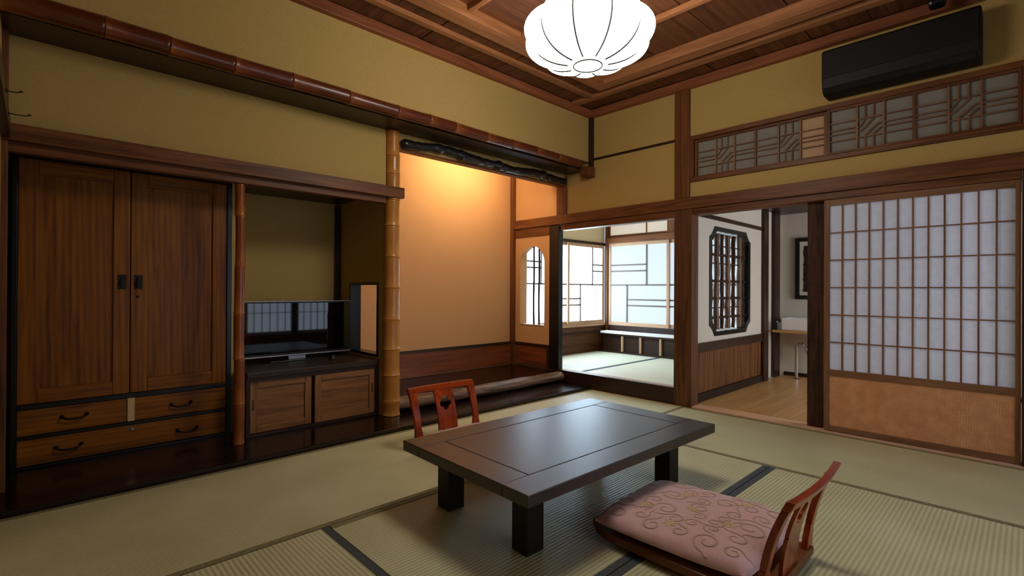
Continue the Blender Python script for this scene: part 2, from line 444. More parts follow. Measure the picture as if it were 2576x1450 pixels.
bx('beam_end_block', 3.94, 4.055, 3.02, 3.12, 2.13, 2.23, 'red', None, 0.003, label='square wooden beam end under the bamboo pole in the corner', cat='beam end')
st('trim_7', 4.02, XR, 3.04, 3.078, 2.235, 2.73, 'dark')

# ------------------------------------------------------------------ recessed left wall
st('wall_left', -0.13, 1.93, YW, YW+0.06, 1.66, 2.215, PLASTER)
st('trim_8', -0.13, 2.05, 3.325, 3.365, 1.695, 1.775, 'red', bevel=0.003)     # nageshi rail
st('trim_9', -0.13, 1.915, 3.365, 3.42, 1.648, 1.735, 'red', bevel=0.003)     # lintel below it
bamboo_pole('bamboo_column', 'z', (1.985, 3.40), [0.03, 0.135, 0.334, 0.533, 0.762, 1.007, 1.242, 1.481, 1.68, 1.881, 2.019, 2.212], 0.067, 0.055, 'pale',
            'thick golden bamboo column between the television nook and the picture alcove')
bamboo_pole('bamboo_post', 'z', (0.922, 3.40), [0.03, 0.273, 0.557, 0.835, 1.132, 1.446, 1.646], 0.032, 0.028, 'mid',
            'slim reddish bamboo post between wardrobe and television nook')
# left return wall with corner post, rail and coat hooks
st('wall_side_left', -0.25, -0.115, 1.70, 3.34, -0.05, 2.82, PLASTER)
st('trim_10', -0.135, -0.092, 3.342, 3.40, 0.03, 2.82, 'red', bevel=0.003)
st('trim_11', -0.1145, -0.083, 1.70, 3.32, 1.70, 1.785, 'dark', bevel=0.003)
st('trim_12', -0.25, -0.09, 1.56, 1.699, -0.05, 2.82, 'red', bevel=0.004)
for yy, zz, tip in ((2.75, 1.762, -0.040), (3.02, 1.742, -0.018)):
    h = empty('coat_hook', (-0.083, yy, zz), 'nearer thin iron coat hook on the left rail' if yy < 2.9 else 'farther thin iron coat hook on the left rail, by the corner', 'coat hook', 'coat hooks on the left rail')
    MB().tube([(-0.083, yy, zz), (-0.06, yy, zz-0.001), (tip-0.012, yy, zz), (tip, yy, zz+0.006)], [0.0022, 0.0022, 0.0022, 0.002], 8).build('shank', IRON, h, True)
    MB().tube([(tip-0.006, yy, zz+0.004), (tip, yy, zz+0.007), (tip+0.006, yy, zz+0.007)], [0.0025, 0.0042, 0.002], 8).build('tip', IRON, h, True)
    MB().tube([(-0.0832, yy, zz), (-0.079, yy, zz)], [0.007, 0.006], 10).build('plate', IRON, h, True)

# ------------------------------------------------------------------ television nook
st('wall_nook_back', 0.93, 1.93, YT-0.01, YT+0.06, 0.03, 1.80, PLASTER)
# partition between nook and picture alcove with a low pass-through opening
mb = MB()
holed(mb, 'x', 1.93, 1.972, 3.50, 3.985, lambda t: 0.47, lambda t: 1.05, 0.03, 2.40, 1, 3.43, YT)
mb.build('wall_nook_right', PLASTER, kind='structure')
mb = MB()
holed(mb, 'x', 1.973, 2.012, 3.50, 3.985, lambda t: 0.47, lambda t: 1.05, 0.03, 2.40, 1, 3.46, YT)
mb.build('wall_picture_alcove_left', TOKOW, kind='structure')
op = empty('trim_13', (1.97, 3.74, 0.47), kind='structure')
LAQ = plain('black_lacquer', (14, 15, 19), 0.22, 0.5)
bx('jamb', 1.922, 2.018, 3.961, 3.984, 0.472, 1.048, LAQ, op, 0.002)
bx('jamb', 1.922, 2.018, 3.501, 3.52, 0.472, 1.048, LAQ, op, 0.002)
bx('head', 1.922, 2.018, 3.52, 3.961, 1.03, 1.048, LAQ, op, 0.002)
bx('sill', 1.922, 2.018, 3.52, 3.961, 0.472, 0.49, LAQ, op, 0.002)
st('trim_14', 1.885, 1.929, YT-0.05, YT-0.011, 0.45, 1.72, 'dark', bevel=0.003)
st('ceiling_nook', -0.10, 1.928, 3.425, YT-0.012, 1.735, 1.76, wood('dark', 'x'))
st('wall_nook_left', 0.955, 0.985, 3.73, YT-0.012, 0.03, 1.733, PLASTER)
# low cabinet with sliding doors
cab = empty('low_cabinet', (1.45, 3.7, 0.03), 'low brown wooden cabinet with two sliding doors under the television', 'cabinet')
bx('carcass', 0.99, 1.915, 3.535, 4.19, 0.035, 0.415, 'brown', cab, 0.002)
bx('top_board', 0.988, 1.918, 3.47, 4.195, 0.415, 0.452, 'dark', cab, 0.004)
bx('post', 0.988, 1.012, 3.485, 3.535, 0.03, 0.415, 'dark', cab, 0.002)
bx('post', 1.897, 1.918, 3.485, 3.535, 0.03, 0.415, 'dark', cab, 0.002)
bx('top_rail', 1.012, 1.897, 3.485, 3.535, 0.39, 0.415, 'dark', cab, 0.002)
bx('bottom_rail', 1.012, 1.897, 3.485, 3.535, 0.03, 0.048, 'dark', cab, 0.002)
def panel_door(parent, x0, x1, z0, z1, yf, th, fw, mats, side, rec=0.012, name='door'):
    d = bx(name, x0+fw*0.8, x1-fw*0.8, yf+rec, yf+th, z0+fw*0.8, z1-fw*0.8, mats[1], parent)
    for s, (a, b, c, e) in (('stile', (x0, x0+fw, z0, z1)), ('stile', (x1-fw, x1, z0, z1)), ('rail', (x0+fw, x1-fw, z1-fw, z1)), ('rail', (x0+fw, x1-fw, z0, z0+fw))):
        bx(s, a, b, yf, yf+th, c, e, mats[0], d, 0.004)
    return d
d1 = panel_door(cab, 1.014, 1.415, 0.05, 0.388, 3.503, 0.02, 0.045, ('cab', 'cab'), 'l')
d2 = panel_door(cab, 1.435, 1.895, 0.05, 0.388, 3.49, 0.02, 0.045, ('cab', 'cab'), 'r')
bx('finger_pull', 1.028, 1.04, 3.5015, 3.504, 0.20, 0.27, plain('brass_dark', (92, 70, 30), 0.4, 0.5, 0.7), d1, 0.001)
bx('finger_pull', 1.868, 1.88, 3.4885, 3.491, 0.21, 0.28, MATS['brass_dark'], d2, 0.001)
# television
tv = empty('television', (1.45, 3.9, 0.453), 'flat black television with silver edges on the low cabinet', 'television')
bx('body', 1.035, 1.895, 3.905, 3.94, 0.497, 0.896, BLACKP, tv, 0.004)
bx('screen', 1.047, 1.883, 3.900, 3.9045, 0.512, 0.888, SCREEN, tv)
bx('top_trim', 1.035, 1.895, 3.897, 3.93, 0.8965, 0.904, SILVER, tv, 0.002)
bx('bottom_trim', 1.035, 1.895, 3.895, 3.93, 0.488, 0.4965, SILVER, tv, 0.002)
bx('stand_neck', 1.40, 1.53, 3.905, 3.93, 0.46, 0.487, SILVER, tv, 0.002)
MB().prism([(1.25, 3.84), (1.68, 3.84), (1.60, 4.0), (1.33, 4.0)], 'z', 0.4525, 0.46).build('stand_base', BLACKP, tv, bevel=0.002)
# small clock-like dark gadget near the set
g = empty('remote_receiver', (1.66, 3.66, 0.453), 'small black rounded gadget on the cabinet in front of the television', 'gadget')
MB().tube([(1.66, 3.72, 0.4535), (1.66, 3.72, 0.48), (1.66, 3.72, 0.49)], [0.022, 0.02, 0.012], 14).build('shell', BLACKP, g, True)
MB().tube([(1.655, 3.697, 0.472), (1.654, 3.695, 0.472)], [0.006, 0.005], 8).build('lens', SILVER, g, True)

# ------------------------------------------------------------------ wardrobe
wd = empty('wardrobe', (0.43, 3.9, 0.03), 'tall orange-brown wooden wardrobe with panelled doors and drawers in black frame', 'wardrobe')
Y0 = 3.70
bx('carcass', -0.082, 0.945, Y0+0.022, 4.18, 0.035, 1.725, 'black', wd)
bx('frame_stile', -0.085, -0.064, Y0-0.012, Y0+0.021, 0.03, 1.728, 'black', wd, 0.002)
bx('frame_stile', 0.924, 0.952, Y0-0.012, Y0+0.021, 0.03, 1.728, 'black', wd, 0.002)
bx('frame_rail', -0.064, 0.924, Y0-0.012, Y0+0.021, 1.688, 1.728, 'black', wd, 0.002)
bx('frame_rail', -0.064, 0.924, Y0-0.008, Y0+0.021, 0.345, 0.372, 'black', wd, 0.002)
bx('frame_rail', -0.064, 0.924, Y0-0.008, Y0+0.021, 0.185, 0.203, 'black', wd, 0.002)
bx('plinth', -0.085, 0.952, Y0-0.02, Y0+0.021, 0.03, 0.042, 'black', wd, 0.002)
dl = panel_door(wd, -0.063, 0.411, 0.374, 1.687, Y0-0.004, 0.024, 0.078, ('chest', 'chest'), 'l', 0.014)
dr = panel_door(wd, 0.415, 0.923, 0.374, 1.687, Y0-0.004, 0.024, 0.082, ('chest', 'chest'), 'r', 0.014)
for d, x in ((dl, 0.374), (dr, 0.451)):
    bx('pull_plate', x-0.02, x+0.02, Y0-0.008, Y0-0.0045, 0.99, 1.075, IRON, d, 0.001)
    MB().tube([(x, Y0-0.010, 1.06), (x-0.006, Y0-0.016, 1.045), (x-0.009, Y0-0.017, 1.02), (x-0.004, Y0-0.014, 1.0)], 0.004, 8).build('handle', IRON, d, True)
MB().tube([(0.448, Y0-0.0055, 0.945), (0.448, Y0-0.0085, 0.945)], [0.009, 0.007], 12).build('keyhole', IRON, dr, True)
def drawer(x0, x1, z0, z1, hs):
    d = bx('drawer', x0, x1, Y0-0.004, Y0+0.02, z0, z1, 'chest', wd, 0.004)
    for (hx, hz) in hs:
        h = MB().tube([(hx-0.052, Y0-0.006, hz+0.008), (hx-0.05, Y0-0.024, hz+0.004), (hx-0.03, Y0-0.03, hz-0.005), (hx, Y0-0.031, hz-0.007), (hx+0.03, Y0-0.03, hz-0.005), (hx+0.05, Y0-0.024, hz+0.004), (hx+0.052, Y0-0.006, hz+0.008)], 0.0055, 8).build('handle', IRON, d, True)
        for s in (-1, 1):
            MB().tube([(hx+s*0.052, Y0-0.0045, hz+0.008), (hx+s*0.052, Y0-0.010, hz+0.008)], [0.011, 0.007], 10).build('handle_plate', IRON, d, True)
    return d
drawer(-0.062, 0.402, 0.205, 0.343, [(0.168, 0.277)])
drawer(0.432, 0.922, 0.205, 0.343, [(0.672, 0.267)])
dd = drawer(-0.062, 0.922, 0.044, 0.183, [(0.145, 0.112), (0.705, 0.100)])
MB().tube([(0.428, Y0-0.0045, 0.160), (0.428, Y0-0.009, 0.160)], [0.010, 0.008], 12).build('keyhole', SILVER, dd, True)
bx('frame_stile', 0.404, 0.430, Y0-0.006, Y0+0.02, 0.204, 0.344, 'black', wd)
bx('paper_tag', 0.403, 0.437, Y0-0.0098, Y0-0.0085, 0.208, 0.345, plain('tag_paper', (214, 178, 132), 0.8), None, 0,
   label='cream paper tag stuck between the wardrobe drawers', cat='paper tag')
bpy.data.objects['paper_tag'].location.y += 0.0

# ------------------------------------------------------------------ picture alcove (tokonoma)
st('floor_picture_alcove', 2.014, 4.055, 3.49, YT, 0.031, 0.128, wood('floorboard', 'x'))
st('wall_picture_alcove', 2.013, 4.10, YT, YT+0.06, 0.03, 2.48, TOKOW)
st('ceiling_picture_alcove', 2.013, 4.10, YW+0.065, YT, 2.42, 2.45, wood('dark', 'x'))
st('baseboard_alcove', 2.014, 4.03, YT-0.015, YT-0.001, 0.136, 0.368, wood('kick', 'x'))
st('trim_15', 2.014, 4.03, YT-0.022, YT-0.001, 0.368, 0.395, 'dark')
st('trim_16', 4.015, XR-0.001, YT-0.05, YT-0.0005, 0.136, 2.42, 'red')
# hanging wall over the alcove, with its edge strip and the dark branch
st('wall_alcove_head', 2.04, XR-0.001, YW, YW+0.06, 2.10, 2.46, PLASTER)
st('trim_17', 2.04, XR-0.05, YW-0.004, YW+0.064, 2.085, 2.103, 'red', bevel=0.002)
random.seed(3)
pts = []; rad = []
xs = [2.045+i*(4.02-2.045)/90 for i in range(91)]
knots = [(2.38, 0.010), (2.50, 0.006), (2.62, 0.008), (3.06, 0.016), (3.14, 0.008), (3.66, 0.010), (3.78, 0.006)]
for i, x in enumerate(xs):
    z = 2.138 + 0.010*math.sin(5.2*x+1) + 0.006*math.sin(11*x) - 0.006*(x-3)
    yv = YW-0.034 + 0.006*math.sin(7*x)
    r = 0.032 + 0.004*math.sin(9*x+2)
    for kx, kr in knots: r += 1.3*kr*math.exp(-((x-kx)/0.032)**2)
    pts.append((x, yv, z)); rad.append(r*(0.5 if i in (0, 90) else 1)+random.uniform(-0.003, 0.003))
MB().tube(pts, rad, 16, 1.05).build('branch_lintel', plain('black_branch', (22, 20, 21), 0.28, 0.6, 0, 0.3, 30, 0.4), None, True,
    label='knotty black polished branch across the top of the picture alcove', cat='branch')
# bark log at the alcove edge
random.seed(5)
pts = []; rad = []
for i in range(70):
    x = 2.052 + i*(4.03-2.052)/69
    pts.append((x, 3.465+0.008*math.sin(4*x), 0.083+0.005*math.sin(3*x+1)))
    rad.append(0.082+0.005*math.sin(6*x+0.5)+0.003*math.sin(15*x)+random.uniform(-0.0015, 0.0015))
lg = MB().tube(pts, rad, 24, 0.60).build('bark_log', 'bark', None, True, label='brown debarked log along the front edge of the picture alcove', cat='log')
# warm tube lamp behind the hanging wall
tl = empty('tube_light', (3.20, 3.72, 2.30), 'warm tube lamp hidden behind the head of the picture alcove', 'light')
MB().tube([(2.75, 3.72, 2.362), (3.65, 3.72, 2.362)], 0.014, 12).build('tube', emit('warm_tube', (1.0, 0.74, 0.44), TOKO_E), tl, True)
bx('housing', 2.70, 3.70, 3.695, 3.745, 2.379, 2.400, plain('white_metal', (220, 218, 210), 0.5), tl, 0.003)
bx('baffle', 2.70, 3.70, 3.682, 3.688, 2.300, 2.400, MATS['white_metal'], tl)  # unseen, added to keep the tube's light off the right wall
bx('hanger', 3.19, 3.21, 3.71, 3.73, 2.400, 2.419, MATS['white_metal'], tl)

# ------------------------------------------------------------------ right wall
TH = 0.08
st('wall_right_alcove_upper', XR-0.002, XR+TH-0.002, 3.52, YT+0.06, 1.64, 2.45, TOKOW)
st('wall_right_upper', XR, XR+TH, 2.02, 3.386, 1.70, 2.95, PLASTER)
st('wall_right_over_window', XR, XR+TH, -1.05, 2.018, 2.322, 2.95, PLASTER)
st('wall_right_under_window', XR, XR+TH, -1.05, 2.018, 1.66, 1.928, PLASTER)
st('wall_right_beside_window', XR, XR+TH, -1.05, -0.002, 1.928, 2.322, PLASTER)
st('wall_right_near', XR, XR+TH, -1.05, -0.06, -0.05, 1.64, PLASTER)
st('trim_18', XR-0.03, XR-0.0005, -1.05, YT-0.051, 1.70, 1.797, 'red', bevel=0.003)       # nageshi
st('trim_19', XR-0.012, XR+TH, 2.157, 3.46, 1.635, 1.699, 'red', bevel=0.003)             # lintel of the side room
st('trim_20', XR-0.012, XR+0.11, 0.0, 1.985, 1.648, 1.699, 'red', bevel=0.003)            # lintel of the doorway
st('trim_21', XR-0.012, XR+TH, 3.626, YT-0.051, 1.602, 1.699, 'red', bevel=0.003)
st('trim_22', XR-0.022, XR+TH, 2.02, 2.155, 1.798, 2.73, 'red', bevel=0.004)              # main post, upper
st('trim_23', XR-0.022, XR+0.10, 1.99, 2.155, -0.001, 1.699, 'brown', bevel=0.005)        # main post, lower
st('trim_24', XR-0.008, XR-0.0005, 2.156, 3.04, 2.303, 2.325, 'dark')
st('trim_25', XR-0.02, XR+TH, 3.387, 3.519, 1.798, 2.20, 'red', bevel=0.004)              # alcove post, upper
st('trim_26', XR-0.012, XR+0.06, 3.49, 3.625, 0.136, 1.699, 'black', bevel=0.004)         # alcove post, lower
st('trim_27', XR-0.02, XR+0.10, -0.058, 0.028, 0.0, 1.699, 'dark', bevel=0.004)
# arched opening panel
YA0, YA1 = 3.708, 4.087
def arch_hi(t):
    u = (t-(YA0+YA1)/2)/((YA1-YA0)/2); u = max(-1, min(1, u))
    base = 1.30 + 0.195*math.sqrt(max(0, 1-u*u))
    th = math.acos(u)
    return base - 0.009*abs(math.sin(2.5*th+PI/2))*(1 if abs(u) < 0.98 else 0)
mb = MB(); holed(mb, 'x', XR, XR+0.075, YA0, YA1, lambda t: 0.605, arch_hi, 0.395, 1.602, 48, 3.626, YT-0.001)
# reveal sides
mb.add([(XR, YA0, 0.605), (XR+0.075, YA0, 0.605), (XR+0.075, YA0, arch_hi(YA0)), (XR, YA0, arch_hi(YA0))], [(0, 1, 2, 3)])
mb.build('wall_right_arch_panel', TOKOW, kind='structure')
w1 = empty('window_1', (XR+0.03, (YA0+YA1)/2, 0.60), kind='structure')
for yb in (3.832, 3.913):
    MB().tube([(XR+0.05, yb+0.003*math.sin(z*9), z) for z in [0.606+0.09*i for i in range(10)]]+[(XR+0.05, yb, arch_hi(yb)-0.002)], 0.0115, 10).build('bamboo_bar', plain('grey_bamboo', (48, 48, 56), 0.4), w1, True)
bx('sill_strip', XR-0.004, XR+0.078, YA0+0.002, YA1-0.002, 0.597, 0.607, 'light', w1)
st('baseboard_right_alcove', XR-0.004, XR+0.07, 3.66, YT-0.055, 0.15, 0.362, wood('kick', 'y'))
st('trim_28', XR-0.010, XR+0.075, 3.627, YT-0.051, 0.363, 0.394, 'dark')
st('trim_29', XR-0.010, XR+0.075, 3.627, 3.66, 0.136, 0.362, 'dark')
# raised sill of the side room
st('trim_30', XR-0.012, XR+0.03, 2.157, 3.488, -0.04, 0.146, 'dark', bevel=0.004)

# ------------------------------------------------------------------ transom window over the doors (ranma)
rn = empty('window_2', (XR+0.03, 1.0, 1.93), kind='structure')
RX0, RX1 = XR-0.006, XR+0.05
bx('frame_rail', RX0-0.012, RX1, 0.0, 2.018, 2.285, 2.321, 'red', rn, 0.003)
bx('frame_rail', RX0-0.012, RX1, 0.0, 2.018, 1.929, 1.962, 'red', rn, 0.003)
bx('frame_stile', RX0-0.012, RX1, 1.985, 2.018, 1.962, 2.285, 'red', rn, 0.003)
bx('frame_stile', RX0-0.012, RX1, 0.0, 0.025, 1.962, 2.285, 'red', rn, 0.003)
GREY = paper_mat('frosted_pane', (158, 152, 142), 0.2); CREAM = paper_mat('cream_pane', (226, 190, 150), 0.3)
def ranma_panel(y1, y0, xo, cream):
    """y1 is the far end (larger y); two motifs per panel"""
    L = (y1-y0)
    bx('panel_stile', xo, xo+0.022, y1-0.02, y1, 1.963, 2.284, 'red', rn, 0.002)
    bx('panel_stile', xo, xo+0.022, y0, y0+0.02, 1.963, 2.284, 'red', rn, 0.002)
    bx('panel_rail', xo, xo+0.022, y0+0.02, y1-0.02, 2.266, 2.284, 'red', rn, 0.002)
    bx('panel_rail', xo, xo+0.022, y0+0.02, y1-0.02, 1.963, 1.978, 'red', rn, 0.002)
    mid = (y0+y1)/2
    bx('muntin', xo+0.002, xo+0.02, mid-0.008, mid+0.008, 1.978, 2.266, 'red', rn)
    zs = (2.178, 2.128, 2.098, 2.053)
    for h, (a, b) in enumerate(((y1-0.02, mid+0.008), (mid-0.008, y0+0.02))):
        q = a-b
        v1 = a-q*0.345; v4 = a-q*0.67; v2 = a-q*0.445; v3 = a-q*0.55
        m0 = bx('muntin', xo+0.003, xo+0.019, v1-0.005, v1+0.005, 1.978, 2.266, 'shojiw', rn)
        again(m0, dy=v4-v1)
        # bars that run in from the sides and turn up or down through the motif
        for path in ([(v1, 2.098), (v1-(v1-v2)*0.55, 2.098), (v3, 2.168), (v3, 2.266)], [(v1, 2.128), (v1-(v1-v2)*0.35, 2.128), (v2, 2.172), (v2, 2.266)],
                     [(v4, 2.128), (v4+(v3-v4)*0.55, 2.128), (v2, 2.062), (v2, 1.978)], [(v4, 2.098), (v4+(v3-v4)*0.4, 2.098), (v3, 2.064), (v3, 1.978)]):
            MB().tube([(xo+0.011, p, z) for p, z in path], 0.0048, 6).build('bent_bar', 'shojiw', rn)
        for j, z in enumerate(zs):
            hb = bx('glazing_bar', xo+0.004, xo+0.017, v1+0.005, a, z-0.003, z+0.003, 'shojiw', rn)
            bx('glazing_bar', xo+0.004, xo+0.017, b, v4-0.005, z-0.003, z+0.003, 'shojiw', rn)
            if j in (0, 3): bx('glazing_bar', xo+0.004, xo+0.017, v4+0.005, v1-0.005, z-0.003, z+0.003, 'shojiw', rn)
        for (p, r) in ((a, v1), (v1, v4), (v4, b)):
            cm = CREAM if (cream and h == 1 and r == b) else GREY
            bx('pane', xo+0.022, xo+0.0245, r, p, 1.965, 2.282, cm, rn)
ranma_panel(1.984, 1.0, XR+0.014, True)
ranma_panel(0.995, 0.026, XR-0.012, False)
st('wall_corridor_upper', XR+0.35, XR+0.40, -1.1, 2.16, 1.935, 2.95, WHITEW)
st('ceiling_over_corridor', 4.2, XR+0.40, -1.1, 2.16, 2.95, 3.0, wood('dark', 'y'))

# ------------------------------------------------------------------ sliding paper door (shoji)
sj = empty('door_1', (XR+0.02, 0.515, 0.016), kind='structure')
SX0, SX1 = XR-0.003, XR+0.027
SY0, SY1 = 0.03, 1.012
bx('stile', SX0, SX1, SY1-0.032, SY1, 0.016, 1.647, 'shojiw', sj, 0.002)
bx('stile', SX0, SX1, SY0, SY0+0.024, 0.016, 1.647, 'shojiw', sj, 0.002)
bx('rail', SX0, SX1, SY0+0.024, SY1-0.032, 1.605, 1.647, 'shojiw', sj, 0.002)
bx('rail', SX0, SX1, SY0+0.024, SY1-0.032, 0.405, 0.447, 'shojiw', sj, 0.002)
bx('rail', SX0, SX1, SY0+0.024, SY1-0.032, 0.016, 0.052, 'shojiw', sj, 0.002)
bx('woven_panel', SX0+0.012, SX0+0.020, SY0+0.022, SY1-0.030, 0.050, 0.407, weave_mat(), sj)
ya, yb = SY1-0.032, SY0+0.024
bar = None
for i in range(1, 12):
    yy = ya+(yb-ya)*i/12
    if bar is None: bar = bx('muntin', SX0+0.004, SX0+0.020, yy-0.0045, yy+0.0045, 0.447, 1.605, 'shojiw', sj); y_first = yy
    else: again(bar, dy=yy-y_first)
hb = None
for i in range(1, 6):
    zz = 0.447+(1.605-0.447)*i/6
    if hb is None: hb = bx('glazing_bar', SX0+0.006, SX0+0.018, yb, ya, zz-0.004, zz+0.004, 'shojiw', sj); zf = zz
    else: again(hb, dz=zz-zf)
# one sheet of paper for each light of the grid
pane = None
for i in range(12):
    for j in range(6):
        y_c = ya+(yb-ya)*(i+0.5)/12; z_c = 0.447+(1.605-0.447)*(j+0.5)/6
        if pane is None:
            hw = (ya-yb)/24; hh = (1.605-0.447)/12
            pane = bx('paper_pane', SX0+0.0205, SX0+0.0213, y_c-hw, y_c+hw, z_c-hh, z_c+hh, PAPER, sj); p0 = (y_c, z_c)
        else: again(pane, dy=y_c-p0[0], dz=z_c-p0[1])
# door pull on the post at the right edge
bx('door_pull', XR-0.024, XR-0.0205, -0.03, 0.0, 0.80, 0.86, plain('ivory', (220, 200, 170), 0.6), None, 0.001, label='small ivory plate on the dark post at the right edge', cat='plate')
# rough hewn post standing behind the shoji
mb = MB(); random.seed(11)
n = 40
ring = [(XR+0.036, 1.022), (XR+0.034, 1.06), (XR+0.034, 1.10), (XR+0.036, 1.128), (XR+0.10, 1.128), (XR+0.10, 1.022)]
vs = []; fs = []
for i in range(n+1):
    z = 0.016+(1.647-0.016)*i/n
    for k, (px_, py_) in enumerate(ring):
        d = random.uniform(-0.0025, 0.0025) if k < 4 else 0
        vs.append((px_+d, py_+d*0.5, z))
m_ = len(ring)
for i in range(n):
    for k in range(m_): fs.append((i*m_+k, i*m_+(k+1) % m_, (i+1)*m_+(k+1) % m_, (i+1)*m_+k))
fs += [tuple(range(m_)), tuple(n*m_+k for k in range(m_))]
mb.add(vs, fs).build('trim_31', 'rough', kind='structure')
st('trim_32', 4.036, XR+0.13, -0.05, 1.988, -0.05, 0.012, wood('pale', 'y'), bevel=0.002)
st('trim_33', 4.036, XR-0.013, 1.99, 3.058, -0.05, -0.002, wood('pale', 'y'))

# ------------------------------------------------------------------ air conditioner
ac = empty('air_conditioner', (3.97, 0.6, 2.34), 'dark brown wall air conditioner under the ceiling at right', 'air conditioner')
prof = [(4.058, 2.345), (3.945, 2.345), (3.915, 2.358), (3.895, 2.39), (3.885, 2.45), (3.885, 2.63), (3.90, 2.65), (4.058, 2.65)]
MB().prism(prof, 'y', 0.19, 0.99).build('body', ACM, ac, bevel=0.012, segs=3)
MB().prism([(3.883, 2.452), (3.883, 2.632), (3.8795, 2.630), (3.8795, 2.454)], 'y', 0.20, 0.98).build('front_panel', ACM, ac, bevel=0.001)
MB().prism([(3.912, 2.3535), (3.893, 2.386), (3.8905, 2.3845), (3.9095, 2.352)], 'y', 0.21, 0.97).build('louvre', plain('ac_louvre', (18, 15, 14), 0.35, 0.4), ac)
bx('conduit_box', 3.80, 3.90, 0.34, 0.42, 2.69, 2.774, BLACKP, None, 0.02, label='small black junction box on the ceiling beam above the air conditioner', cat='junction box')

# ------------------------------------------------------------------ side room (raised, sunlit)
SRX, SRY = 5.93, 4.25
st('floor_side_room', XR+0.03, SRX, 2.10, SRY, 0.02, 0.10, plain('subfloor', (90, 80, 66)))
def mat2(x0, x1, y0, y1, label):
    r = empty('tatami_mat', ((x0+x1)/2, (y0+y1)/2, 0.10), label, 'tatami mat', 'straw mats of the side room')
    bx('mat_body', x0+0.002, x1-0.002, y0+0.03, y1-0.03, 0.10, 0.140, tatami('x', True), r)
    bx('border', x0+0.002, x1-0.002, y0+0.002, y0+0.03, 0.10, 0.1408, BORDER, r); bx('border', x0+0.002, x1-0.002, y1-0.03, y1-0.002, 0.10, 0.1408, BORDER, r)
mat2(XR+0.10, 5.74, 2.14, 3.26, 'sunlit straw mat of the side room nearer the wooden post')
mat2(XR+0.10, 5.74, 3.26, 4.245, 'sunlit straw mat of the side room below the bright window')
st('trim_34', XR+0.031, XR+0.098, 2.157, 4.20, 0.101, 0.146, wood('light', 'y'))
st('ceiling_side_room', XR+TH, SRX+0.1, 2.10, SRY+0.06, 2.36, 2.40, plain('ceiling_cream', (220, 205, 175), 0.8))
CREAMW = plain('plaster_cream', (226, 206, 166), 0.85)
# window wall (far left of the side room)
st('wall_side_room_left_upper', XR+TH, SRX, SRY, SRY+0.05, 1.665, 2.36, CREAMW)
st('wall_side_room_left_lower', XR+TH, SRX, SRY, SRY+0.05, 0.10, 0.50, wood('brown', 'x'))
st('trim_35', XR+TH, SRX-0.001, SRY-0.03, SRY-0.0005, 1.635, 1.672, 'dark')
st('trim_36', XR+TH, 5.75, SRY-0.012, SRY-0.0005, 0.40, 0.425, 'dark')
st('trim_37', XR+TH, SRX-0.001, SRY-0.035, SRY-0.0005, 0.50, 0.528, wood('light', 'x'))
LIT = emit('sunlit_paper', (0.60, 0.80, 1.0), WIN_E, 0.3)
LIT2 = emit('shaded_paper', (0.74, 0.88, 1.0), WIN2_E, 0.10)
BARM = plain('backlit_bar_wood', (104, 92, 82), 0.6)  # light wood; its dark look against the glare is put into the colour
def lattice(root, plane, c, a, b, z0, z1, bars, paper, fw, depth, wkind, barw=0.020):
    """sliding paper panel in plane 'y' (c = y of front face, a..b = x) or 'x'"""
    s = 1 if plane == 'y' else 1
    def B(nm, p, q, u, v, d0, d1, m):
        if plane == 'y': return bx(nm, p, q, c+d0, c+d1, u, v, m, root)
        return bx(nm, c+d0, c+d1, p, q, u, v, m, root)
    B('stile', a, a+fw, z0, z1, 0, depth, wkind); B('stile', b-fw, b, z0, z1, 0, depth, wkind)
    B('rail', a+fw, b-fw, z0, z0+fw*1.4, 0, depth, wkind); B('rail', a+fw, b-fw, z1-fw*1.2, z1, 0, depth, wkind)
    for (kind, p, q, r) in bars:
        if kind == 'h': B('glazing_bar', p, q, r-barw/2, r+barw/2, 0.004, depth*0.8, BARM if wkind == 'light' else wkind)
        else: B('muntin', r-barw/2, r+barw/2, p, q, 0.004, depth*0.8, BARM if wkind == 'light' else wkind)
    B('paper', a+fw*0.8, b-fw*0.8, z0+fw, z1-fw, depth*0.82, depth*0.9, paper)
w3 = empty('window_3', (5.2, SRY, 0.53), kind='structure')
z0, z1 = 0.529, 1.634
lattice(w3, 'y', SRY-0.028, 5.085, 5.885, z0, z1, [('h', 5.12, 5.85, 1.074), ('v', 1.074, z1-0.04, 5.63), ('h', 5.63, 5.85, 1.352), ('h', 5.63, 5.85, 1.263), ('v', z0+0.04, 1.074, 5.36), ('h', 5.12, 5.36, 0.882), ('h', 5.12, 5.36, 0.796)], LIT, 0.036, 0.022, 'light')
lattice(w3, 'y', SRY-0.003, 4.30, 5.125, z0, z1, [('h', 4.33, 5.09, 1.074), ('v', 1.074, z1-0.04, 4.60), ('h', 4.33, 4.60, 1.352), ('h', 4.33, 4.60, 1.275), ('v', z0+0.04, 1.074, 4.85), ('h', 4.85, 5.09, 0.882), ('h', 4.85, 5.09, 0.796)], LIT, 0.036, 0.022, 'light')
bx('stile', 4.20, 4.30, SRY-0.02, SRY+0.03, z0, z1, 'light', w3)
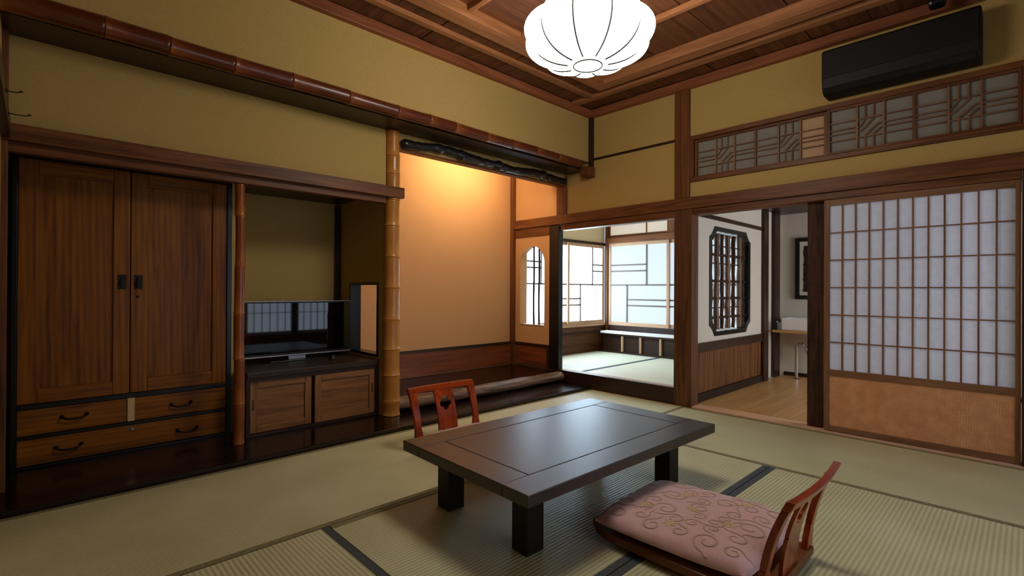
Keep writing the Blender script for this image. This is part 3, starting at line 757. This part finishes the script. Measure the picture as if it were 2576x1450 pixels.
# far wall of the side room
st('wall_side_room_far_lower', SRX, SRX+0.05, 2.10, SRY+0.05, 0.10, 0.50, wood('dark', 'y'))
st('wall_side_room_near', XR+TH, SRX+0.06, 2.10, 2.155, 1.935, 2.45, CREAMW)
st('wall_side_room_far_upper', SRX+0.03, SRX+0.06, 2.10, SRY+0.05, 2.14, 2.36, CREAMW)
st('trim_38', SRX-0.03, SRX+0.03, 2.10, SRY-0.036, 1.66, 1.745, 'red', bevel=0.003)
st('trim_39', SRX-0.025, SRX+0.03, 4.175, SRY-0.036, 0.14, 2.36, 'red', bevel=0.003)
w4 = empty('window_4', (SRX, 3.2, 0.50), kind='structure')
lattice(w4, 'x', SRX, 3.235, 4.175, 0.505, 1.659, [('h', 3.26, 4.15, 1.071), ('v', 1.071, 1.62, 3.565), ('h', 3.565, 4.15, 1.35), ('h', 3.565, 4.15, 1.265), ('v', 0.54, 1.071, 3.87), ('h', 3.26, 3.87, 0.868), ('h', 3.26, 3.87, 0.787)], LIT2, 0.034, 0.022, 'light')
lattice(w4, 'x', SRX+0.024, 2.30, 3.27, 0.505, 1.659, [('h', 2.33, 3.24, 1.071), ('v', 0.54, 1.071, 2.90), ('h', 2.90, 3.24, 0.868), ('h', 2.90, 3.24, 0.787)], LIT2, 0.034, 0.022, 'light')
LIT3 = emit('cream_lit_paper', (1.0, 0.84, 0.62), 0.5, 0.15)
w5 = empty('window_5', (SRX+0.03, 3.2, 1.75), kind='structure')
lattice(w5, 'x', SRX, 3.24, 4.174, 1.746, 2.14, [('h', 3.58, 4.15, 1.92), ('v', 1.77, 2.12, 3.57)], LIT3, 0.022, 0.022, 'red', 0.014)
lattice(w5, 'x', SRX, 2.30, 3.16, 1.746, 2.14, [('v', 1.77, 2.12, 2.7)], LIT3, 0.022, 0.022, 'red', 0.014)
bx('post', SRX-0.01, SRX+0.03, 3.16, 3.24, 1.746, 2.14, 'red', w5)
# low white-topped shelf
sh = empty('low_shelf', (5.84, 3.15, 0.14), 'low dark shelf with a bright white top under the far shoji', 'shelf')
bx('top_board', 5.735, SRX-0.035, 2.16, 4.17, 0.40, 0.43, plain('white_board', (236, 234, 230), 0.4, 0.4), sh, 0.003)
bx('back_panel', 5.78, 5.89, 2.18, 4.16, 0.141, 0.399, 'dark', sh)
bx('apron', 5.745, 5.779, 2.18, 4.16, 0.375, 0.399, 'dark', sh)
bx('base_rail', 5.745, 5.779, 2.18, 4.16, 0.141, 0.165, 'dark', sh)
dv = bx('divider', 5.748, 5.779, 3.24, 3.265, 0.165, 0.375, 'light', sh)
for dyy in (0.29, 0.57, -0.29, -0.58): again(dv, dy=dyy)

# ------------------------------------------------------------------ corridor with washstand
CX, CZ = 6.38, 1.90
st('floor_corridor_base', XR+0.13, CX, -1.05, 2.03, -0.05, -0.01, plain('subfloor', (90, 80, 66)))
fc = empty('floor_corridor', (5.2, 0.6, -0.01), kind='structure')
pl = None; yy = 2.02; k = 0
while yy > -1.0:
    o = bx('plank', XR+0.132, CX-0.002, yy-0.118, yy-0.001, -0.01, 0.012, wood('plank', 'x'), fc) if pl is None else again(pl, dy=-0.12*k)
    if pl is None: pl = o
    yy -= 0.12; k += 1
st('ceiling_corridor', XR+TH+0.005, CX+0.05, -1.10, 2.16, 1.90, 1.93, wood('dark', 'x'))
st('wall_corridor_far', CX, CX+0.05, -1.10, 2.16, -0.05, 1.95, WHITEW)
st('wall_corridor_side_outer', 5.722, CX, 2.101, 2.16, -0.05, 1.95, WHITEW)
# wall with the notched octagonal window
OX0, OX1, OZ0, OZ1 = 4.445, 5.40, 0.575, 1.60
def cut(t):
    e = min(t-OX0, OX1-t); R = 0.11
    if e >= R: return 0.0
    return 0.10*(1-e/R)**1.0 + 0.018*math.sin(PI*e/R)
mb = MB(); holed(mb, 'y', 2.025, 2.095, OX0, OX1, lambda t: OZ0+cut(t), lambda t: OZ1-cut(t), 0.50, 1.90, 60, XR+TH+0.022, 5.72)
mb.build('wall_corridor_window', WHITEW, kind='structure')
w6 = empty('window_6', ((OX0+OX1)/2, 2.06, OZ0), kind='structure')
out = []
for i in range(61):
    t = OX0+(OX1-OX0)*i/60; out.append((t, OZ0+cut(t)))
for i in range(60, -1, -1):
    t = OX0+(OX1-OX0)*i/60; out.append((t, OZ1-cut(t)))
cx, cz = (OX0+OX1)/2, (OZ0+OZ1)/2
oin = [(cx+(p-cx)*0.905, cz+(q-cz)*0.915) for p, q in out]
oo = [(cx+(p-cx)*0.998, cz+(q-cz)*0.998) for p, q in out]
MB().frame(oo, oin, 'y', 2.018, 2.10).build('frame', LAQ, w6)
random.seed(2)
for i, xb in enumerate((4.56, 4.68, 4.80, 4.93, 5.07, 5.21, 5.31)):
    thick = (0.016, 0.026, 0.018, 0.028, 0.020, 0.026, 0.014)[i]
    pts = [(xb+random.uniform(-0.010, 0.010), 2.062, 0.632+j*(1.543-0.632)/12) for j in range(13)]
    MB().tube(pts, [thick*random.uniform(0.85, 1.15)*1.0 for _ in pts], 9).build('branch_bar', 'rough' if i % 2 == 0 else 'bark', w6, True)
for j, zb in enumerate((1.425, 1.34, 1.258, 1.091, 0.927, 0.838, 0.745)):
    r = 0.013 if j in (1, 3, 4, 6) else 0.006
    MB().tube([(OX0+0.05, 2.052, zb), (OX1-0.05, 2.052, zb)], r, 8).build('cross_bar', 'dark', w6, True)
# dado of narrow upright slats
st('wall_corridor_lower', XR+TH+0.022, 5.72, 2.04, 2.095, 0.012, 0.50, wood('dark', 'x'))
st('trim_40', XR+TH+0.022, 5.718, 2.005, 2.0395, 0.452, 0.535, 'dark', bevel=0.003)
st('trim_41', XR+TH+0.022, 5.718, 2.005, 2.0395, 0.0125, 0.085, 'black', bevel=0.003)
dd_ = empty('wall_dado_slats', (4.9, 2.03, 0.085), kind='structure')
sl = None; x = XR+TH+0.024; k = 0
while x < 5.70:
    if sl is None: sl = bx('slat', x, x+0.034, 2.024, 2.0395, 0.086, 0.451, wood('slat', 'z'), dd_, 0.004)
    else: again(sl, dx=0.037*k)
    x += 0.037; k += 1
st('trim_42', XR+TH+0.022, 5.72, 2.008, 2.0245, 1.655, 1.692, 'dark')
st('trim_43', 5.722, 5.86, 1.995, 2.095, 0.0125, 1.899, 'dark', bevel=0.003)
st('wall_corridor_end_strip', 5.861, CX-0.001, 2.05, 2.10, 0.0125, 1.899, WHITEW)
st('trim_44', 6.10, 6.27, 2.01, 2.0495, 0.0125, 1.899, 'dark', bevel=0.003)
sw = empty('light_switch', (5.98, 2.05, 1.04), 'small white switch plate between the two dark corridor posts', 'switch')
bx('plate', 5.95, 6.01, 2.043, 2.0498, 1.03, 1.12, CERAMIC, sw, 0.003)
bx('rocker', 5.967, 5.993, 2.0395, 2.043, 1.05, 1.10, CERAMIC, sw, 0.002)
st('baseboard_corridor', CX-0.012, CX-0.0005, -1.05, 2.0, 0.0125, 0.055, 'dark')
# washstand
ct = empty('washstand_counter', (6.2, 1.6, 0.54), 'pale wooden washstand counter at the end of the corridor', 'counter')
bx('top_board', 5.98, CX-0.001, 0.95, 2.0, 0.535, 0.562, wood('plank', 'y'), ct, 0.004)
bx('bracket', 6.02, CX-0.013, 1.00, 1.03, 0.42, 0.535, 'plank', ct)
bs = empty('wash_basin', (6.2, 1.6, 0.563), 'white rectangular vessel basin on the wooden counter', 'basin')
MB().frame([(6.06, 1.30), (6.35, 1.30), (6.35, 1.93), (6.06, 1.93)], [(6.075, 1.315), (6.335, 1.315), (6.335, 1.915), (6.075, 1.915)], 'z', 0.563, 0.695).build('wall', CERAMIC, bs, bevel=0.006)
bx('bowl_floor', 6.074, 6.336, 1.314, 1.916, 0.566, 0.58, CERAMIC, bs)
for nm, xx, yy2, hh, rr, mm, lab in (('drinking_glass', 6.10, 1.955, 0.07, 0.019, plain('glass_grey', (190, 196, 204), 0.1, 0.6), 'small clear tumbler beside the white basin'),
                               ('soap_bottle', 6.03, 1.965, 0.085, 0.016, BLACKP, 'small black bottle at the left end of the washstand')):
    e_ = empty(nm, (xx, yy2, 0.563), lab, 'glass' if 'glass' in nm else 'bottle')
    MB().tube([(xx, yy2, 0.563), (xx, yy2, 0.563+hh*0.8), (xx, yy2, 0.563+hh)], [rr, rr, rr*0.95], 14).build('body', mm, e_, True)
    MB().tube([(xx, yy2, 0.563+hh), (xx, yy2, 0.563+hh+0.012)], [rr*0.6, rr*0.5], 10).build('cap', SILVER if 'soap' in nm else mm, e_, True)
pp = empty('drain_pipe', (6.2, 1.80, 0.012), 'chrome drain pipe with bend below the washstand', 'pipe')
MB().tube([(6.20, 1.815, 0.0125), (6.20, 1.815, 0.36)], 0.018, 14).build('riser', CHROME, pp, True)
MB().tube([(6.20, 1.815, 0.0125), (6.20, 1.815, 0.022)], [0.04, 0.03], 16).build('floor_flange', CHROME, pp, True)
pts = [(6.20, 1.815+0.0, 0.36)] + [(6.20, 1.76+0.055*math.cos(a), 0.36+0.05*math.sin(a)) for a in [PI*i/8 for i in range(1, 5)]] + [(6.20, 1.72, 0.38), (6.20, 1.71, 0.33), (6.20, 1.70, 0.30), (6.20, 1.67, 0.285), (6.20, 1.63, 0.30), (6.20, 1.62, 0.36), (6.20, 1.62, 0.534)]
MB().tube(pts, 0.016, 12).build('trap', CHROME, pp, True)
MB().tube([(6.20, 1.815, 0.34), (6.20, 1.815, 0.37)], 0.024, 14).build('coupling', CHROME, pp, True)
# framed calligraphy
pf = empty('picture_frame', (CX-0.02, 1.72, 0.906), 'tall black framed brushwork hanging above the washstand', 'picture')
MB().frame([(1.56, 0.906), (1.878, 0.906), (1.878, 1.612), (1.56, 1.612)], [(1.605, 0.95), (1.833, 0.95), (1.833, 1.568), (1.605, 1.568)], 'x', CX-0.03, CX-0.0005).build('frame', BLACKP, pf, bevel=0.003)
bx('mount', CX-0.014, CX-0.004, 1.604, 1.834, 0.949, 1.569, plain('mount_paper', (214, 210, 200), 0.7), pf)
mb = MB(); random.seed(8)
edge = [(1.795+random.uniform(-0.008, 0.006), 0.99+i*0.024) for i in range(23)]
mb.prism([(1.64, 0.99)]+[(e[0], e[1]) for e in edge]+[(1.64, 1.52)], 'x', CX-0.0165, CX-0.0145).build('ink_panel', plain('ink', (46, 38, 32), 0.7, 0.2, 0, 0.4, 40), pf)
# unseen window added at the corridor end to light the corridor
w7 = empty('window_added', (5.3, -1.0, 0.4), kind='structure')
CORRP = emit('corridor_fill_paper', (0.92, 0.95, 1.0), CORR_E)
lattice(w7, 'y', -1.025, 4.5, 6.2, 0.4, 1.7, [('h', 4.53, 6.17, 0.8), ('h', 4.53, 6.17, 1.2)]+[('v', 0.45, 1.66, 4.5+0.17*i) for i in range(1, 10)], CORRP, 0.036, -0.02, 'shojiw')
st('wall_corridor_near_end', XR+TH, CX, -1.10, -1.05, -0.05, 1.90, WHITEW)

# ------------------------------------------------------------------ walls behind the viewer
st('wall_back_upper', -1.5, XR+TH, -1.12, -1.07, 1.66, 2.85, PLASTER)
st('wall_back_lower', -1.5, XR+TH, -1.12, -1.07, -0.05, 0.22, wood('brown', 'x'))
st('wall_back_side', -1.5, 1.0, -1.12, -1.07, 0.22, 1.66, PLASTER)
st('wall_bay_left', -1.5, -1.42, -1.07, 1.80, -0.05, 2.85, PLASTER)
st('wall_bay_far', -1.42, -0.252, 1.70, 1.78, -0.05, 2.85, PLASTER)
BACKP = emit('window_lit_paper', (0.62, 0.78, 1.0), BACK_E)
w8 = empty('window_8', (2.5, -1.08, 0.22), kind='structure')
for (a, b) in ((1.0, 1.75), (1.75, 2.50), (2.50, 3.25), (3.32, 4.05)):
    lattice(w8, 'y', -1.075, a, b, 0.225, 1.655, [('h', a+0.03, b-0.03, z) for z in (0.585, 0.94, 1.30)]+[('v', 0.27, 1.62, a+(b-a)*i/6) for i in range(1, 6)], BACKP, 0.03, -0.022, 'shojiw', 0.010)
st('trim_45', 3.25, 3.32, -1.10, -1.055, 0.22, 1.66, 'dark')

# ------------------------------------------------------------------ low table
tb = empty('low_table', (1.905, 1.572, 0.0), 'low black-brown wooden table with inlaid border line and square legs', 'table')
TX0, TX1, TY0, TY1 = 1.222, 2.592, 1.158, 1.985
lm = wood('lacquer', 'x')
IN = 0.135
bx('border_board', TX0, TX1, TY0, TY0+IN, 0.255, 0.30, lm, tb, 0.003)
bx('border_board', TX0, TX1, TY1-IN, TY1, 0.255, 0.30, lm, tb, 0.003)
bx('border_board', TX0, TX0+IN, TY0+IN+0.001, TY1-IN-0.001, 0.255, 0.30, lm, tb, 0.003)
bx('border_board', TX1-IN, TX1, TY0+IN+0.001, TY1-IN-0.001, 0.255, 0.30, lm, tb, 0.003)
bx('centre_panel', TX0+IN+0.004, TX1-IN-0.004, TY0+IN+0.004, TY1-IN-0.004, 0.257, 0.2995, lm, tb, 0.002)
bx('under_board', TX0+0.06, TX1-0.06, TY0+0.06, TY1-0.06, 0.235, 0.2545, lm, tb)
LX0, LX1, LY0, LY1 = 1.338, 2.435, 1.278, 1.872
for (a, b) in ((LX0, LY0), (LX1-0.088, LY0), (LX0, LY1-0.088), (LX1-0.088, LY1-0.088)):
    bx('leg', a, a+0.088, b, b+0.088, 0.0005, 0.2345, wood('legs', 'z'), tb, 0.004)
tb.rotation_euler.z = math.radians(-1.5)

# ------------------------------------------------------------------ legless chairs and cushions
def back_off(z):
    t = max(0, (z-0.03)/0.34)
    return 0.012*t + 0.075*t**2.2
def strip(w0, w1, x0, x1, z0, z1, th, n=10, cuts=None, th1=None):
    """curved upright board; x position and width vary with height; returns MB in chair space (y+ is forward)"""
    mb = MB(); vs = []; fs = []
    for i in range(n+1):
        t = i/n; z = z0+(z1-z0)*t; x = x0+(x1-x0)*t; ww = (w0+(w1-w0)*t)/2; b = -back_off(z); h = th+((th1 or th)-th)*t
        vs += [(x-ww, b, z), (x+ww, b, z), (x+ww, b-h, z), (x-ww, b-h, z)]
    for i in range(n):
        for k in range(4): fs.append((i*4+k, i*4+(k+1) % 4, (i+1)*4+(k+1) % 4, (i+1)*4+k))
    fs += [(0, 1, 2, 3), (n*4+3, n*4+2, n*4+1, n*4)]
    return mb.add(vs, fs)
def make_chair(name, loc, rz, label):
    r = empty(name, (0, 0, 0), label, 'legless chair', 'legless chairs at the low table')
    W = 0.245
    # base board with a gently upturned front lip
    vs = []; fs = []; n = 14
    for i in range(n+1):
        t = i/n; y = -0.03+0.69*t
        hw = W*(1.0-0.0*t) - (0.05*max(0, (t-0.86)/0.14)**2)
        zz = 0.022 + 0.012*max(0, (t-0.7)/0.3)**2
        vs += [(-hw, y, zz-0.004), (hw, y, zz-0.004), (hw, y, zz+0.026), (-hw, y, zz+0.026)]
    for i in range(n):
        for k in range(4): fs.append((i*4+k, i*4+(k+1) % 4, (i+1)*4+(k+1) % 4, (i+1)*4+k))
    fs += [(0, 1, 2, 3), (n*4+3, n*4+2, n*4+1, n*4)]
    MB().add(vs, fs).build('base_board', wood('seatbase', 'y'), r, bevel=0.004)
    for s in (-1, 1):
        bx('runner', s*0.20-0.018, s*0.20+0.018, -0.02, 0.45, 0.0008, 0.0178, wood('mahog', 'y'), r, 0.003)
        # side post: wide foot, slim waist, square top
        strip(0.07, 0.040, s*0.222, s*0.228, 0.0485, 0.14, 0.022, 6, th1=0.02).build('post_foot', wood('mahog', 'z'), r, bevel=0.002)
        strip(0.040, 0.054, s*0.228, s*0.230, 0.14, 0.345, 0.022, 12).build('post', wood('mahog', 'z'), r, bevel=0.002)
    # top rail
    mb = MB(); vs = []; fs = []; n = 16
    for i in range(n+1):
        t = i/n; x = -0.257+0.514*t; bow = 0.016*(1-(2*t-1)**2)
        b0 = -back_off(0.345)-bow; b1 = -back_off(0.378)-bow
        vs += [(x, b0+0.002, 0.345), (x, b0-0.024, 0.345), (x, b1-0.024, 0.378), (x, b1+0.002, 0.378)]
    for i in range(n):
        for k in range(4): fs.append((i*4+k, i*4+(k+1) % 4, (i+1)*4+(k+1) % 4, (i+1)*4+k))
    fs += [(0, 1, 2, 3), (n*4+3, n*4+2, n*4+1, n*4)]
    mb.add(vs, fs).build('top_rail', wood('mahog', 'x'), r, bevel=0.003)
    # centre splat with a four-lobed opening
    vs = []; fs = []
    zc, R = 0.262, 0.045
    nang = 48
    def lob(a): return R*(0.72+0.28*abs(math.cos(2*a))**0.8)
    def outer(a):
        c, s = math.cos(a), math.sin(a); hw, hh = 0.072, 0.0435*2
        k = min(hw/abs(c) if abs(c) > 1e-6 else 9, (0.083)/abs(s) if abs(s) > 1e-6 else 9)
        return c*k, s*k
    def P3(x, z, back): return (x, -back_off(z)-0.012*(1 if back else 0)-0.008, z)
    mbs = MB()
    for back in (0, 1):
        for i in range(nang):
            a = 2*PI*i/nang
            ox, oz = outer(a); l = lob(a)
            vs.append(P3(ox, zc+oz, back)); vs.append(P3(l*math.cos(a), zc+l*math.sin(a), back))
    for i in range(nang):
        j = (i+1) % nang; o = 2*nang
        fs += [(2*i, 2*j, 2*j+1, 2*i+1), (o+2*i, o+2*i+1, o+2*j+1, o+2*j), (2*i, o+2*i, o+2*j, 2*j), (2*i+1, 2*j+1, o+2*j+1, o+2*i+1)]
    mbs.add(vs, fs)
    low = strip(0.150, 0.144, 0, 0, 0.0485, 0.1795, 0.012, 8)
    low.v = [(p[0], p[1]-0.008, p[2]) for p in low.v]
    mbs.add(low.v, low.f)
    mbs.build('splat', wood('mahog', 'z'), r)
    r.location = loc; r.rotation_euler.z = rz
    return r
make_chair('floor_chair', (1.862, 0.585, 0), 0.0, 'legless reddish wooden chair in the foreground with a pink cushion on it')
make_chair('floor_chair', (1.932, 2.575, 0), PI, 'legless orange-red chair at the far side of the table')
PINK = fabric('pink_brocade', (214, 170, 166)); GOLD = fabric('gold_thread', (190, 150, 120)); YEL = fabric('pale_gold_thread', (214, 180, 124))
def cush_top(u, v, W, Dp, H):
    e = max(0, 1-abs(u)**4.5)**0.5*max(0, 1-abs(v)**4.5)**0.5
    z = H*(0.36+0.64*e)
    edge = min(1-abs(u), 1-abs(v))
    z += 0.0035*math.sin(26*u+9*v)*math.exp(-edge*9) + 0.002*math.sin(19*v-7*u)*math.exp(-edge*9)
    z += 0.003*math.sin(4.2*u+1)*math.sin(3.5*v)
    return z
def make_cushion(name, loc, rz, label, W=0.290, Dp=0.305, H=0.072, seed=1):
    r = empty(name, (0, 0, 0), label, 'cushion', 'pink brocade cushions')
    n = 44; vs = []; fs = []
    def xy(u, v):
        k = 1-0.035*(u*u)*(v*v)*2; pin = 1+0.02*(abs(u*v))
        return W*u*(1-0.05*(1-abs(v))**2*0)*k*pin, Dp*v*k*pin
    for top in (1, 0):
        for i in range(n+1):
            for j in range(n+1):
                u = -1+2*i/n; v = -1+2*j/n; x, y = xy(u, v)
                zz = cush_top(u, v, W, Dp, H) if top else H*0.25*(1-(max(0, 1-abs(u)**4)*max(0, 1-abs(v)**4))**0.5)
                vs.append((x, y, zz))
    m_ = (n+1)*(n+1)
    for i in range(n):
        for j in range(n):
            a = i*(n+1)+j
            fs.append((a, a+n+1, a+n+2, a+1)); fs.append((m_+a, m_+a+1, m_+a+n+2, m_+a+n+1))
    for i in range(n):
        for (p, q) in (((i)*(n+1), (i+1)*(n+1)), ((i+1)*(n+1)+n, i*(n+1)+n)): fs.append((p, q, m_+q, m_+p)[::-1])
        for (p, q) in ((i+1, i), (n*(n+1)+i, n*(n+1)+i+1)): fs.append((p, q, m_+q, m_+p)[::-1])
    body = MB().add(vs, fs).build('cover', PINK, r, True)
    # woven scrolls
    rnd = random.Random(seed)
    def ribbon(mb, uv, w):
        P3 = []
        for (u, v) in uv:
            u = max(-0.97, min(0.97, u)); v = max(-0.97, min(0.97, v))
            x, y = xy(u, v); P3.append(Vector((x, y, cush_top(u, v, W, Dp, H)+0.0012)))
        vs = []; fs = []
        for i, p in enumerate(P3):
            t = P3[min(i+1, len(P3)-1)]-P3[max(i-1, 0)]; s = Vector((-t.y, t.x, 0))
            s = s.normalized()*w*(0.35+0.65*math.sin(PI*(i+1)/(len(P3)+1))) if s.length > 1e-9 else Vector((w, 0, 0))
            vs += [p+s, p-s]
        for i in range(len(P3)-1): fs.append((2*i, 2*i+1, 2*i+3, 2*i+2))
        mb.add(vs, fs)
    mb = MB(); cent = []
    tries = 0
    while len(cent) < 34 and tries < 4000:
        tries += 1
        c = (rnd.uniform(-0.85, 0.85), rnd.uniform(-0.85, 0.85)); R = rnd.uniform(0.10, 0.19)
        if all(math.hypot(c[0]-d[0], c[1]-d[1]) > (R+d[2])*0.92 for d in cent): cent.append((c[0], c[1], R))
    for (cx_, cy_, R) in cent:
        a0 = rnd.uniform(0, 2*PI); s = rnd.choice((-1, 1)); turns = rnd.uniform(1.1, 1.5)
        sp = [(cx_+R*(1-0.78*t)*math.cos(a0+s*2*PI*turns*t), cy_+R*(1-0.78*t)*math.sin(a0+s*2*PI*turns*t)) for t in [k/30 for k in range(31)]]
        tail = [(sp[0][0]+s*math.sin(a0)*0.12*(1-k/8)+math.cos(a0)*0.10*(1-k/8)**2, sp[0][1]-s*math.cos(a0)*0.12*(1-k/8)+math.sin(a0)*0.10*(1-k/8)**2) for k in range(8)]
        ribbon(mb, tail+sp, 0.0037)
    mb.build('scroll_weave', GOLD, r, kind='stuff')
    mb = MB()
    for (fx, fy) in ((-0.62, 0.05), (-0.35, 0.55), (0.35, 0.25), (0.62, -0.45), (-0.15, -0.5), (-0.05, 0.02)):
        for k in range(6):
            a = 2*PI*k/6
            ribbon(mb, [(fx+0.012*math.cos(a)+t*0.075*math.cos(a), fy+0.012*math.sin(a)+t*0.075*math.sin(a)) for t in [j/6 for j in range(7)]], 0.0055)
    mb.build('flower_weave', YEL, r, kind='stuff')
    r.location = loc; r.rotation_euler.z = rz
make_cushion('floor_cushion', (1.912, 0.925, 0.056), math.radians(2), 'pink cushion with gold scrolls on the foreground chair', seed=4)
make_cushion('floor_cushion', (1.968, 2.285, 0.056), math.radians(-2), 'pink cushion mostly hidden behind the table on the far chair', seed=9)

# ------------------------------------------------------------------ pendant lantern
LC = Vector((2.10, 1.615, 2.345)); RA, RB, LOB = 0.345, 0.16, 10; LA0 = math.radians(217.6-14)
lp = empty('pendant_lantern', (LC.x, LC.y, LC.z-RB), 'glowing white lobed paper lantern hanging from the ceiling', 'lamp')
vs = []; fs = []; nu, nv = 120, 24
def lant(phi, a):
    rr = RA*math.cos(phi)**0.8 if math.cos(phi) > 0 else 0
    lobe = 1-0.15*(1-abs(math.sin(LOB*(a-LA0)/2)))**1.15*math.cos(phi)**0.6
    return Vector((LC.x+rr*lobe*math.cos(a), LC.y+rr*lobe*math.sin(a), LC.z+RB*math.sin(phi)*(1+0.0*lobe)))
phis = [math.radians(-76+152*j/nv) for j in range(nv+1)]
for p in phis:
    for i in range(nu): vs.append(lant(p, LA0+2*PI*i/nu))
for j in range(nv):
    for i in range(nu): fs.append((j*nu+i, j*nu+(i+1) % nu, (j+1)*nu+(i+1) % nu, (j+1)*nu+i))
fs.append(tuple(range(nu))); fs.append(tuple(nv*nu+i for i in range(nu)))
LAMPM = emit('lantern_paper', (1.0, 0.94, 0.84), LAMP_E)
MB().add(vs, fs).build('shade', LAMPM, lp, True)
RIBM = plain('rib_wire', (16, 15, 14), 0.5)
for k in range(LOB):
    a = 2*PI*k/LOB + LA0
    MB().tube([lant(p, a)+(lant(p, a)-LC)*0.012 for p in phis], 0.005, 6).build('rib', RIBM, lp, True)
rg = [(LC.x+0.075*math.cos(2*PI*i/32), LC.y+0.075*math.sin(2*PI*i/32), LC.z-RB-0.003) for i in range(33)]
MB().tube(rg, 0.0042, 6, caps=False).build('bottom_ring', RIBM, lp, True)
MB().tube([(LC.x, LC.y, LC.z+RB*0.96), (LC.x, LC.y, 2.83)], 0.006, 8).build('cord', BLACKP, lp, True)
MB().tube([(LC.x, LC.y, 2.80), (LC.x, LC.y, 2.84)], [0.05, 0.055], 20).build('ceiling_rose', wood('dark', 'x'), lp, True)
